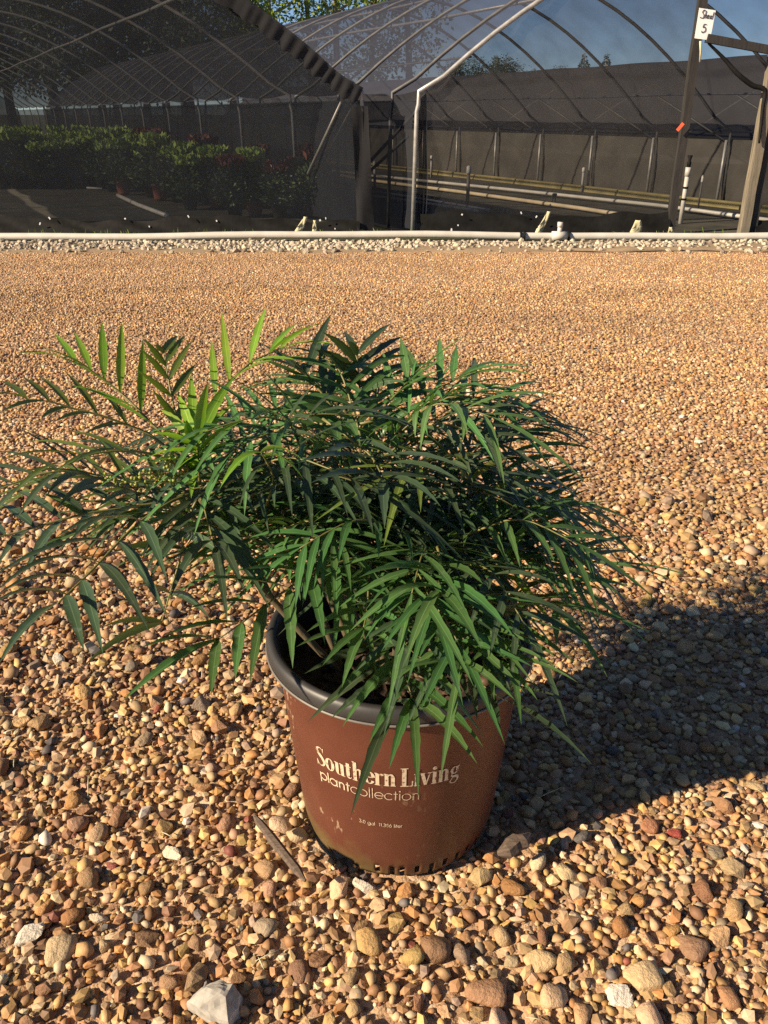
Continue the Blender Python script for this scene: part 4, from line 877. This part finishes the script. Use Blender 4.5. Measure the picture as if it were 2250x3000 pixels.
# gathered hem along the front arch: a pleated strip lashed to the first hoop
v = []; K = 420; pr_ = []
hpf = curve_pts(lhp[3:-3], 26*8)
for i in range(K+1):
    x = i/K*(len(hpf)-1); a = int(min(x, len(hpf)-2)); p = hpf[a].lerp(hpf[a+1], x-a); tg = (hpf[a+1]-hpf[a]).normalized(); inn = Vector((tg.z, 0, -tg.x))
    pl = math.sin(i*.92+1.6*math.sin(i*.11))*(.6+.5*math.sin(i*.05+1))+.7*math.sin(i*.37+1+math.sin(i*.07))
    for j, w in enumerate((-.045, 0, .06, .11, .145+.022*pl)):
        v.append(p+inn*w+Vector((0, -.045-(.013*pl if 0 < j else 0)-.01*j, 0)))
mesh_obj('cloth_hem', v, grid_faces(K+1, 5), M['cloth_dense'], L, True)
v = []; f = []
for i in range(13):   # gathered corner flap below the knee
    z = KN-.06+(GZ+.1-KN)*i/12
    for j, x in enumerate((-.30+.05*(i/12), -.24+.02*math.sin(i), -.17, -.11+.07*(i/12))): v.append((x-.08, -.05-.025*math.sin(j*2+i*.5), z))
mesh_obj('corner_flap', v, grid_faces(13, 4), M['cloth_dense'], L, True)
for (a, b) in (((1000, 300), (902, 510)), ((1030, 320), (930, 505))):
    mb = MB(); mb.tube([in_h(at(*a, 11.5)), in_h(at(*b, 12.3))], .022, 6); mb.build('brace', M['steel'], L)
# --- right house
RCX = .406+HALF; RK = .36
Rh, rhp = house('shade_house', 'shade-cloth hoop house with an open doorway and empty floor at right', RCX, HALF, KN, RK, RISE, 19, 1.58, M['cloth_roof'], M['cloth_side_painted_sun'], 32.0, M['steel_dark'], M['cloth_side'], .65)
mb = MB(); lp = [p+Vector((0, -.07, 0)) for p in rhp[:10]]; mb.tube(lp, .027, 10); mb.build('front_leg', M['steel'], Rh)
purlin(Rh, (RCX-HALF+1.5, KN+arch(1.5)-.05), 32, M['steel']); purlin(Rh, (RCX, KN+RISE-.05), 32, M['steel']); purlin(Rh, (RCX+HALF-.05, 1.02), 30, M['steel'], .018); purlin(Rh, (RCX-HALF+.6, KN+arch(.6)-.05), 32, M['steel_dark'], .012)
DX0, DX1 = 3.60, 4.49
front_sheet(Rh, RCX, HALF, KN, RK, RISE, RCX-HALF, DX0, GZ+.16, M['cloth_front_thin'], wr=.05).location = (0, -FY, 0)
front_sheet(Rh, RCX, HALF, KN, RK, RISE, DX1, RCX+HALF, GZ+.16, M['cloth_front_thin'], wr=.05).location = (0, -FY, 0)
e_ = front_sheet(Rh, RCX, HALF, KN, RK, RISE, RCX-HALF, RCX+HALF, GZ, M['cloth_side']); e_.location = Vector((0, -FY, 0))+AX*31.9
v = []
for i in range(31):   # bunched cloth behind the front leg
    x = .42+.42*i/30
    for j in range(6):
        z = GZ+.12+(1.35-GZ)*j/6*(1 if i > 4 else .95); z = min(z, KN+arch(x-.40)-.05); v.append((x-.03+.02*math.sin(j), -.03+.03*math.sin(i*1.9+j*.3), z))
mesh_obj('gathered_cloth', v[:6*10], grid_faces(10, 6), M['cloth_side'], Rh, True)
def post(x, w, d, z1, mat, name, dy=-.04):
    mb = MB(); v = []
    for i in range(9):
        z = GZ-.02+(z1-GZ)*i/8; k = .004*math.sin(i*2.3)
        v += [(x-w/2+k, FY+dy-d/2, z), (x+w/2+k, FY+dy-d/2, z), (x+w/2+k, FY+dy+d/2, z), (x-w/2+k, FY+dy+d/2, z)]
    f = []
    for i in range(8):
        for j in range(4): f.append((4*i+j, 4*i+(j+1) % 4, 4*i+4+(j+1) % 4, 4*i+4+j))
    f += [(3, 2, 1, 0), (32, 33, 34, 35)]
    o = mesh_obj(name, v, f, mat, Rh); o.location = (0, -FY, 0); return o
post(DX0-.03, .095, .09, KN+RISE-.05, M['wood_dark'], 'door_post'); post(DX1, .105, .12, 1.50, M['wood'], 'door_post'); post(DX1+.115, .09, .12, 1.45, M['wood_dark'], 'door_post', 0)  # shaded right face of the timber post added as a dark extra post
a, b = at(2070, 112, FY-.12), at(2330, 160, FY-.12); dirv = (b-a); mb = MB(); ang = math.atan2(dirv.z, dirv.x)
mb.box((a+b)/2-Vector((0, FY, 0)), (dirv.length, .07, .085), Matrix.Rotation(-ang, 3, 'Y')); mb.build('door_header', M['wood_dark'], Rh, False)
cps = [in_h(p) for p in curve_pts([at(2075, 126, FY-.1), at(2122, 172, FY-.1), at(2160, 215, FY-.12), at(2205, 250, FY-.1), at(2240, 264, FY-.1), at(2234, 320, FY-.1), at(2224, 420, FY-.14)], 30)]
mb = MB(); mb.tube(cps, [.013+.016*math.sin(math.pi*i/(len(cps)-1)) for i in range(len(cps))], 7); mb.build('cloth_roll', M['black'], Rh)
for (a, b, y) in (((1217, 330), (1075, 482), 13.0), ((1195, 400), (1085, 500), 14.0)):
    mb = MB(); mb.tube([in_h(at(*a, y)), in_h(at(*b, y+1))], .025, 6); mb.build('brace', M['steel_dark'], Rh)
for i in range(8):   # bracing between the posts of the far wall
    s = 2.23+1.58*i; x = RCX+HALF-.05
    mb = MB(); mb.tube([Vector((x, 0, RK-.02))+AX*s, Vector((x-.5, 0, RK+.62))+AX*(s+.9)], .016, 5); mb.build('brace', M['steel_dark'], Rh)
mb = MB()   # steel ground posts of the far wall
for i in range(11):
    s = .65+1.58*i; x = RCX+HALF-.05; mbp = MB(); mbp.tube([Vector((x, 0, GZ))+AX*s, Vector((x, 0, RK))+AX*s], .024, 6); mbp.build('wall_post', M['steel'], Rh)
v = []
for i in range(25):
    s = .3+20*i/24
    for z, dx in ((GZ-.01, -.16), (GZ+.10, -.155), (GZ+.105, -.09)): v.append(Vector((RCX+HALF+dx, 0, z))+AX*s)
mesh_obj('timber_edging', v, grid_faces(25, 3), M['timber_edge'], Rh)
# black plastic skirting along both fronts, with staples
def skirt(h, x0, x1, top, name='skirting'):
    v = []; n = 90
    for i in range(n+1):
        x = x0+(x1-x0)*i/n
        for j in range(5): v.append((x, -.05-.03*math.sin(x*7+j)-.05*(1-j/4), GZ-.01+(top+.03*math.sin(x*2.3)+.02*math.sin(x*9))*j/4))
    mesh_obj(name, v, grid_faces(n+1, 5), M['black'], h, True)
    for i in range(int((x1-x0)*2.2)):
        x = random.uniform(x0, x1); mbs = MB(); mbs.box((x, -.10, GZ+.05+random.random()*(top-.02)), (random.uniform(.01, .022), .01, random.uniform(.012, .032)), Matrix.Rotation(random.uniform(-.6, .6), 3, 'Y')); mbs.build('clip', M['paper'], h, False)
skirt(L, LCX-HALF, -.30, .19); skirt(Rh, .45, 3.55, .24); skirt(Rh, 4.62, 7.2, .22)
# floor of weed mat, one sheet to a house
for nm, cx, lb in (('weed_mat', LCX, 'black weed mat floor of the planted shade house'), ('weed_mat', RCX, 'black weed mat floor of the empty shade house')):
    v = [Vector((cx-HALF-.05, FY-.1, GZ))+AX*0, Vector((cx+HALF+.05, FY-.1, GZ)), Vector((cx+HALF+.05, FY-.1, GZ))+AX*36, Vector((cx-HALF-.05, FY-.1, GZ))+AX*36]
    o = mesh_obj(nm, v, [(0, 1, 2, 3)], M['mat_floor']); tag(o, lb, 'floor', kind='structure')
# --- far house beyond the right one
FCX = RCX+HALF*2+.9
Fh, fhp = house('shade_house', 'far shade house whose dark roof edge cuts the sky behind the doorway', FCX, HALF, .30, .30, 1.45, 12, 3.0, M['cloth_far'], M['cloth_far'], 34.0, M['steel_dark'])

# sign on the door post
sg = empty('shed_sign', (0, FY-.13, 0)); tag(sg, 'white card sign hand-lettered Shed 5 on the dark door post', 'sign')
cs = [at(2049, 23, FY-.13), at(2097, 30.5, FY-.13), at(2080, 118, FY-.13), at(2035, 112, FY-.13)]
cs = [Vector((p.x, 0, p.z)) for p in cs]
mesh_obj('card', cs+[p+Vector((0, .006, 0)) for p in cs], [(0, 3, 2, 1), (4, 5, 6, 7), (0, 1, 5, 4), (1, 2, 6, 5), (2, 3, 7, 6), (3, 0, 4, 7)], M['paper'], sg)
def sgp(s, t): return cs[0].lerp(cs[1], s).lerp(cs[3].lerp(cs[2], s), t)+Vector((0, -.004, 0))
hand = [cr([(.42, .07, 0), (.30, .05, 0), (.22, .12, 0), (.33, .20, 0), (.30, .31, 0), (.12, .30, 0)]), cr([(.44, .06, 0), (.40, .30, 0)]), cr([(.41, .25, 0), (.50, .19, 0), (.52, .30, 0)]), cr([(.58, .25, 0), (.66, .21, 0), (.60, .19, 0), (.57, .28, 0), (.68, .29, 0)]),
        cr([(.84, .21, 0), (.75, .20, 0), (.74, .29, 0), (.83, .26, 0)]), cr([(.91, .06, 0), (.85, .30, 0)]), cr([(.60, .50, 0), (.44, .51, 0), (.40, .61, 0)]), cr([(.40, .61, 0), (.56, .60, 0), (.57, .72, 0), (.40, .78, 0), (.36, .73, 0)])]
for word in (hand[:6], hand[6:]):
    mb = MB()
    for s in word: mb.tube([sgp(q[0], q[1]) for q in s], .0042, 4)
    mb.build('lettering', M['ink'], sg)
o = MB(); p = at(1993, 372, FY-.14); o.box(p, (.10, .008, .035), Matrix.Rotation(R(-52), 3, 'Y')); ot = o.build('marker_tape', M['orange'], None, False); tag(ot, 'scrap of orange marker tape on the dark door post', 'tape')
mb = MB(); a, b = at(2052, 120, FY-.14), at(2050, 182, FY-.14); mb.tube([a, a.lerp(b, .5)+Vector((.006, 0, 0)), b], [.016, .013, .008], 5); o = mb.build('cord_end', M['straw']); tag(o, 'frayed pale cord hanging below the white card sign', 'cord')

# ------------------------------------------------------------------ pipes
pp = empty('water_pipe', (0, 10.3, 0)); tag(pp, 'long white pvc water pipe lying along the front of the sheds', 'pipe')
mb = MB(); zc = GZ+.048; mb.tube([(x, .03*math.sin(x*.7), zc+.014*math.sin(x*.9+2)+.005*math.sin(x*2.7)) for x in [-9+i*.5 for i in range(37)]], .043, 16); mb.build('pipe', M['pvc'], pp)
tx = at(1640, 675, 10.3).x
mb = MB(); mb.tube([(tx-.09, 0, zc), (tx+.09, 0, zc)], .052, 14); mb.tube([(tx, 0, zc), (tx, 0, zc+.12)], .028, 12); mb.tube([(tx, 0, zc+.10), (tx, 0, zc+.155)], .034, 12); mb.build('tee_fitting', M['pvc'], pp)
for dx in (-.46, -.42, .11): 
    mb = MB(); mb.tube([(tx+dx-.01, 0, zc), (tx+dx+.01, 0, zc)], .0465, 12); mb.build('strap', M['black'], pp)
def run(px, z, r, mat, name, label, cat='pipe'):
    pts = [onz(u, v, z) for u, v in px]; mb = MB(); mb.tube(pts, r, 8); o = mb.build(name, mat); tag(o, label, cat); return o
run([(960, 497), (1068, 512), (1500, 556), (1942, 603), (2260, 646)], GZ+.06, .028, M['pvc'], 'irrigation_pipe', 'white irrigation pipe running back along the floor of the right house')
run([(1000, 514), (1068, 526), (1350, 562), (1700, 610), (1965, 652)], GZ+.05, .03, M['pvc_old'], 'irrigation_pipe', 'yellowed pipe lying left of the white irrigation pipe')
run([(1040, 556), (1180, 574), (1432, 616)], GZ+.04, .025, M['pvc_grey'], 'irrigation_pipe', 'upper of two dusty grey pipes near the front leg')
run([(1040, 568), (1180, 586), (1400, 618)], GZ+.04, .025, M['pvc_grey'], 'irrigation_pipe', 'lower of two dusty grey pipes near the front leg')
run([(255, 550), (300, 553)], GZ+.03, .02, M['pvc_grey'], 'pipe_offcut', 'short grey pipe offcut under the potted shrubs', 'pipe')
run([(345, 572), (405, 600), (492, 633)], GZ+.05, .032, M['pvc'], 'pipe_offcut', 'loose white pipe lying slantwise in the planted house', 'pipe')
def riser(u, v0, v1, r, mats, name, label):
    base = onz(u, v1, GZ); d = base.y; top = at(u+(v1-v0)*.0 , v0, d); h = top.z-GZ
    e = empty(name, (base.x, base.y, GZ)); tag(e, label, 'sprinkler')
    mb = MB(); mb.tube([(0, 0, 0), (0, 0, h*.80)], r, 8); mb.build('riser', mats[0], e)
    mb = MB(); mb.tube([(0, 0, h*.80), (0, 0, h*.83), (0, 0, h*.97), (0, 0, h)], [r*1.1, r*1.4, r*1.3, r*.6], 8); mb.build('sprinkler_head', mats[1], e)
riser(1369, 485, 606, .028, (M['steel_dark'], M['pvc_grey']), 'sprinkler_riser', 'dark sprinkler riser with a grey head behind the front leg')
riser(1704, 490, 562, .024, (M['pvc_grey'], M['pvc']), 'sprinkler_riser', 'small grey sprinkler riser midway along the white irrigation pipe')
riser(1263, 455, 520, .026, (M['pvc_grey'], M['pvc']), 'sprinkler_riser', 'pale sprinkler riser farthest back beside the front leg')
riser(1098, 472, 562, .026, (M['pvc_grey'], M['pvc_grey']), 'sprinkler_riser', 'grey sprinkler riser in the gap between the two houses')
riser(1622, 566, 605, .03, (M['steel_dark'], M['steel_dark']), 'pipe_stand', 'short dark pipe stand on the yellowed pipe')
riser(2043, 512, 622, .014, (M['steel_dark'], M['pvc']), 'sprinkler_riser', 'thin sprinkler stake with a white head inside the doorway')
b0 = onz(1993, 655, GZ); e = empty('sprinkler_riser', (b0.x, b0.y, GZ)); tag(e, 'tall white sprinkler riser with a black head inside the doorway', 'sprinkler'); hh = at(1993, 455, b0.y).z-GZ
mb = MB(); mb.tube([(0, 0, 0), (0, 0, hh*.82)], .030, 10); mb.build('riser', M['pvc'], e)
for k in (.35, .52): 
    mb = MB(); mb.tube([(0, 0, hh*k), (0, 0, hh*k+.025)], .034, 10); mb.build('coupling', M['black'], e)
mb = MB(); mb.tube([(0, 0, hh*.70), (0, 0, hh*.83)], .038, 10); mb.build('collar', M['pvc'], e)
mb = MB(); mb.tube([(0, 0, hh*.83), (0, 0, hh*.9), (0, 0, hh*.92), (0, 0, hh)], [.024, .03, .018, .035], 8); mb.build('sprinkler_head', M['black'], e)
# scraps of straw-coloured cloth and stakes along the foot of the fronts
def scrap(u, v, w, h, lean, label, name='cloth_scrap'):
    p = at(u, v, FY-.30); p.z = GZ-.01; mb = MB(); v_ = []
    for i in range(7):
        t = i/6; ww = w*(.5+.5*math.sin(2.6*t+.4))*(1-.35*t)
        for j in range(4): v_.append((p.x+lean*t*h+(j/3-.5)*ww, p.y+.02*math.sin(i*1.3+j*2), p.z+h*t))
    mb.add(v_, grid_faces(7, 4)); o = mb.build(name, M['straw'], None, True); md = o.modifiers.new('t', 'SOLIDIFY'); md.thickness = .01; tag(o, label, 'scrap')
scrap(865, 672, .10, .24, .55, 'torn straw-coloured cloth scrap leaning at the foot of the left house')
scrap(1572, 672, .09, .30, .45, 'dry cloth scrap and stake leaning beside the pipe tee')
scrap(1862, 672, .16, .20, .1, 'bunched pale cloth scrap between the pipe tee and the dark door post')
scrap(1965, 668, .08, .12, 0, 'pale lump at the foot of the dark door post')
scrap(922, 655, .07, .20, 0, 'small tan scrap near the corner of the left house')
# tufts of weed along the pipe
wv = MB()
for _ in range(240):
    x = random.choice((random.uniform(-4.3, -2.9), random.uniform(-2.6, -1.6), random.uniform(-1, .4), random.uniform(2.8, 4.2))); y = random.uniform(10.35, 10.75); h = random.uniform(.03, .11); dx = random.gauss(0, .03); dy = random.gauss(0, .03)
    wv.add([(x-.004, y, GZ), (x+.004, y, GZ), (x+dx*.6+.003, y+dy*.6, GZ+h*.7), (x+dx, y+dy, GZ+h)], [(0, 1, 2), (0, 2, 3)])
o = wv.build('weeds', M['leaf_new'], None, False); tag(o, 'sparse weeds along the back of the white pipe', 'weeds', kind='stuff')

# ------------------------------------------------------------------ potted shrubs in the left house
def leaf_cloud(n, fn, size, seed):
    rr = random.Random(seed); v = []; f = []
    for _ in range(n):
        p, d = fn(rr); d = Vector(d)
        if d.length < .01: d = Vector((0, 0, 1))
        d.normalize(); s = size*rr.uniform(.6, 1.3); q = Vector((rr.gauss(0, 1), rr.gauss(0, 1), rr.gauss(0, 1))); a = d.cross(q)
        if a.length < .01: continue
        a.normalize(); k = len(v); v += [p, p+d*s*.5+a*s*.28, p+d*s, p+d*s*.5-a*s*.28]; f.append((k, k+1, k+2, k+3))
    return v, f
def shrub_fn(w, h, z0, tips):
    def fn(r):
        if r.random() < tips:
            a = r.uniform(0, 6.28); q = r.random()**.6*w*.8; top = z0+h*(.80+.20*r.random()); return Vector((q*math.cos(a), q*math.sin(a), top)), (r.gauss(0, .4), r.gauss(0, .4), 1)
        a = r.uniform(0, 6.28); t = r.random(); q = w*(r.random()**.5)*(.55+.6*math.sin(math.pi*min(1, t*.9+.08))); z = z0+h*t*.9
        return Vector((q*math.cos(a), q*math.sin(a), z)), (math.cos(a)+r.gauss(0, .6), math.sin(a)+r.gauss(0, .6), .5+r.gauss(0, .5))
    return fn
shm = simple('shrub foliage', (.028, .055, .022), (.055, .10, .034), 6, .6); sht = simple('shrub new growth', (.24, .38, .055), (.36, .48, .10), 6, .6); shr = simple('red shrub tips', (.10, .025, .02), (.16, .05, .03), 6, .6)
variants = []
for k in range(4):
    v, f = leaf_cloud(900, shrub_fn(.30, .74, .24, 0), .085, 10+k); v2, f2 = leaf_cloud(340, shrub_fn(.27, .80, .24, 1), .105, 20+k)
    me = bpy.data.meshes.new('foliage'); me.from_pydata([tuple(p) for p in v], [], f); me.materials.append(shm)
    me2 = bpy.data.meshes.new('new_growth'); me2.from_pydata([tuple(p) for p in v2], [], f2); me2.materials.append(sht)
    me3 = me2.copy(); me3.materials.clear(); me3.materials.append(shr); variants.append((me, me2, me3))
pm = MB(); v, f = lathe([(.001, .01), (.095, .01), (.105, .05), (.125, .25), (.132, .25), (.132, .275), (.120, .275), (.118, .24), (.001, .24)], 20); pm.add(v, f); po = pm.build('pot', M['potbrown_far']); pot_me = po.data; bpy.data.objects.remove(po)
pot_dark = pot_me.copy(); pot_dark.materials.clear(); pot_dark.materials.append(M['black'])
def shrub(x, y, label, group, red=False, s=1.0, clay=False):
    e = empty('potted_shrub', (x, y, GZ+.004)); tag(e, label, 'potted shrub', group); a, b, c = random.choice(variants); e.rotation_euler = (0, 0, random.uniform(0, 6.28)); e.scale = (s, s, s*random.uniform(.72, .98))
    for nm, me in (('pot', pot_me if clay else pot_dark), ('foliage', a), ('new_growth', c if red else b)): link(nm, me, e)
front = [(364, 572, 'shrub in a red-brown pot standing behind the loose white pipe'), (471, 588, 'green-tipped shrub in the clearest red-brown pot, right of the loose pipe'), (636, 611, 'shrub whose narrow red-brown pot shows between two dark neighbours'), (747, 632, 'shrub in the red-brown pot nearest the front of the planted house')]
done = []
for (u, v, lb) in front:
    p = onz(u, v, GZ); shrub(p.x, p.y, lb, 'shrubs in the planted house', clay=True); done.append((p.x, p.y))
for (u, v, red) in ((560, 615, 0), (690, 638, 1), (820, 640, 1), (880, 632, 1), (915, 640, 1), (780, 610, 1), (850, 600, 1)):
    p = onz(u, v, GZ); shrub(p.x, p.y, 'dark shrub with reddish tips in the corner of the planted house' if red else 'dark shrub between the two clearest red-brown pots', 'dark shrubs near the front corner' if red else 'shrubs in the planted house', bool(red), .9); done.append((p.x, p.y))
for i in range(20):
    for j in range(9):
        s = 1.4+i*.62; x = LCX+HALF-.55-j*.60; p = Vector((x, FY, 0))+AX*s+Vector((random.gauss(0, .05), random.gauss(0, .05), 0))
        lim = 12.6+(-1.6-p.x)*1.10     # front edge of the block runs slantwise
        if p.y < max(12.6, min(lim, 17.6)): continue
        if min(((p.x-a)**2+(p.y-b)**2 for a, b in done), default=9) < .20: continue
        u, v = project((p.x, p.y, GZ+.8))
        if u < -120: continue
        red = j == 0 and i < 12
        shrub(p.x, p.y, 'dark shrub with reddish tips in the row along the right wall of the planted house' if red else 'green-tipped shrub in the crowded rows of the planted house', 'shrubs along the right wall' if red else 'shrubs in the crowded rows', red); done.append((p.x, p.y))

# ------------------------------------------------------------------ trees behind the sheds
tm = [leaf_mat('tree leaves bright', (.21, .28, .045), (.2, .27, .06), .3, .6), leaf_mat('tree leaves', (.15, .21, .04), (.07, .10, .035), .2, .6)]
def tree_meshes(seed, H, W):
    rr = random.Random(seed); mb = MB(); trunk = [Vector((0, 0, -.3)), Vector((rr.gauss(0, .1), 0, H*.3)), Vector((rr.gauss(0, .25), rr.gauss(0, .2), H*.6)), Vector((rr.gauss(0, .3), 0, H*.92))]
    mb.tube(curve_pts(trunk, 12), [.26-.018*i for i in range(13)], 8); cl = []
    for k in range(16):
        t = rr.uniform(.25, .95); b = trunk[0].lerp(trunk[3], t); a = rr.uniform(0, 6.28); l = W*rr.uniform(.5, 1)*(1.15-t*.6); e = b+Vector((math.cos(a)*l, math.sin(a)*l, l*rr.uniform(.2, .8)))
        mb.tube([b, b.lerp(e, .5)+Vector((0, 0, -.1)), e], [.09, .06, .025], 5)
        for q in range(7): cl.append((b.lerp(e, rr.uniform(.4, 1.1))+Vector((rr.gauss(0, .5), rr.gauss(0, .5), rr.gauss(0, .5))), rr.uniform(.45, .95)))
    def fn(r):
        c, q = r.choice(cl); d = Vector((r.gauss(0, 1), r.gauss(0, 1), r.gauss(0, .8))); return c+d*q*.55, d
    v, f = leaf_cloud(5200, fn, .26, seed+1)
    o = mb.build('trunk', M['bark']); tme = o.data; bpy.data.objects.remove(o)
    cme = bpy.data.meshes.new('crown'); cme.from_pydata([tuple(p) for p in v], [], f); cme.materials.append(tm[seed % 2]); dk = cme.copy(); dk.materials.clear(); dk.materials.append(shm)
    v, f = leaf_cloud(2700, fn, .24, seed+2); cme = bpy.data.meshes.new('crown'); cme.from_pydata([tuple(p) for p in v], [], f); cme.materials.append(tm[seed % 2]); return tme, cme, dk
TM = [tree_meshes(40, 11, 2.6), tree_meshes(41, 13, 3.0), tree_meshes(42, 12, 2.4)]
tl = [(-19.3, 55), (-15.6, 51), (-12.4, 52.5), (-9.4, 58), (-22.7, 56), (-26, 58), (-30.5, 52), (-21, 52), (-17.5, 49), (-14, 54), (-10.8, 50), (-8.2, 55), (-6.0, 51.5), (-4.4, 56), (-2.6, 52), (-.6, 57), (1.4, 54), (-24.5, 50), (-28, 54), (-12.5, 60), (-18, 62)]
lab = ['broadleaf tree behind the planted house', 'bright sunlit tree showing above the roofs between the two houses']
_dt = {}
def dark_trunk(t):
    if t.name not in _dt: _dt[t.name] = t.copy(); _dt[t.name].materials.clear(); _dt[t.name].materials.append(M['wood_dark'])
    return _dt[t.name]
for i, (x, y) in enumerate(tl):
    t, c, dk = TM[i % 3]; vis = -7 < x < 0 and y < 60; c = c if x > -9 else dk
    e = empty('broadleaf_tree', (x, y, GZ)); t = t if x > -9 else dark_trunk(t); tag(e, (('leftmost', 'second from left', 'third from left', 'rightmost')[sorted([-6.0, -4.4, -2.6, -.6]).index(x)]+' of the bright sunlit trees above the roofs between the houses') if vis else lab[0], 'tree', 'trees showing between the roofs' if vis else 'trees behind the planted house'); link('trunk', t, e); link('crown', c, e); e.rotation_euler = (0, 0, i*1.7); e.scale = (1, 1, random.uniform(.85, 1.15))
def conifer(seed, H):
    rr = random.Random(seed)
    def fn(r):
        t = 1-r.random()**.5; w = (1-t)*H*.20*(.85+.2*math.sin(t*40)); a = r.uniform(0, 6.28); q = w*r.random()**.4
        return Vector((q*math.cos(a), q*math.sin(a), H*(.1+.9*t))), (math.cos(a), math.sin(a), -.2)
    v, f = leaf_cloud(4200, fn, .20, seed); me = bpy.data.meshes.new('crown'); me.from_pydata([tuple(p) for p in v], [], f); me.materials.append(shm)
    mb = MB(); mb.tube([(0, 0, -.3), (0, 0, H*.5), (0, 0, H)], [.2, .12, .02], 6); o = mb.build('trunk', M['bark']); t_ = o.data; bpy.data.objects.remove(o); return t_, me
CM = [conifer(60, 7.5), conifer(61, 6.5)]
for i, (u, y, s) in enumerate([(1450, 88, .95), (1500, 92, .85), (1560, 90, .8), (1600, 94, .8), (1705, 90, 1.0), (1770, 88, 1.12), (1850, 92, .72), (1980, 90, .75), (2065, 93, .8), (2140, 88, .95), (1640, 95, .7), (1400, 92, .8), (2250, 92, .8), (2330, 90, .9)]):
    p = at(u, 250, y); t, c = CM[i % 2]; e = empty('conifer_tree', (p.x, y, GZ)); tag(e, 'pointed dark conifer on the skyline beyond the far shade house', 'tree', 'conifers on the skyline'); link('trunk', t, e); link('crown', c, e); e.scale = (s*1.35, s*1.35, s*.88); e.rotation_euler = (0, 0, i)

for i, (u, y, k) in enumerate([(1345, 80, .52), (1420, 84, .46), (1475, 82, .50), (1525, 86, .44), (1660, 88, .42), (1735, 86, .42), (1820, 90, .40), (1900, 88, .41), (2010, 90, .42), (2100, 86, .42), (2200, 88, .42)]):
    p = at(u, 250, y); t, c, dk = TM[i % 3]; e = empty('round_tree', (p.x, y, GZ)); tag(e, 'low rounded dark tree on the skyline beyond the far shade house', 'tree', 'rounded trees on the skyline'); link('trunk', t, e); link('crown', dk, e); e.scale = (k*1.5, k*1.5, k); e.rotation_euler = (0, 0, i*2.1)

# straw and stalk litter lying on the gravel, and a seedling weed
lv = MB()
for _ in range(70):
    y = random.uniform(.42, 2.4); x = random.uniform(-.5*y-.1, .5*y+.1)
    if (x-POT.x)**2+(y-POT.y)**2 < .14**2: continue
    a = random.uniform(0, 3.14); l = random.uniform(.008, .032); z = gz(y)+random.uniform(.008, .014); d = Vector((math.cos(a), math.sin(a), random.uniform(-.1, .15)))*l
    p = Vector((x, y, z)); lv.tube([p-d*.5, p+Vector((0, 0, .001)), p+d*.5], [.0004, .0007, .0003], 4)
o = lv.build('plant_litter', M['straw'], None, True); tag(o, 'bits of dry straw scattered over the gravel', 'litter', kind='stuff')
w0 = onz(1655, 1512, -.03)
for _ in range(8): w0 = onz(1655, 1512, gz(w0.y))
sd = empty('seedling_weed', tuple(w0)); tag(sd, 'tiny green seedling on the gravel right of the plant', 'weed')
for k, (dx, dy, dz) in enumerate(((-.014, 0, .022), (.012, .004, .024), (.004, -.012, .018))):
    v, f, m_ = leaflet_geo(Vector((0, 0, .004)), Vector((dx, dy, dz)), Vector((0, 0, .004)), UP, .0065); o = mesh_obj('seed_leaf', v, f, M['leaf_mid'], sd, True)
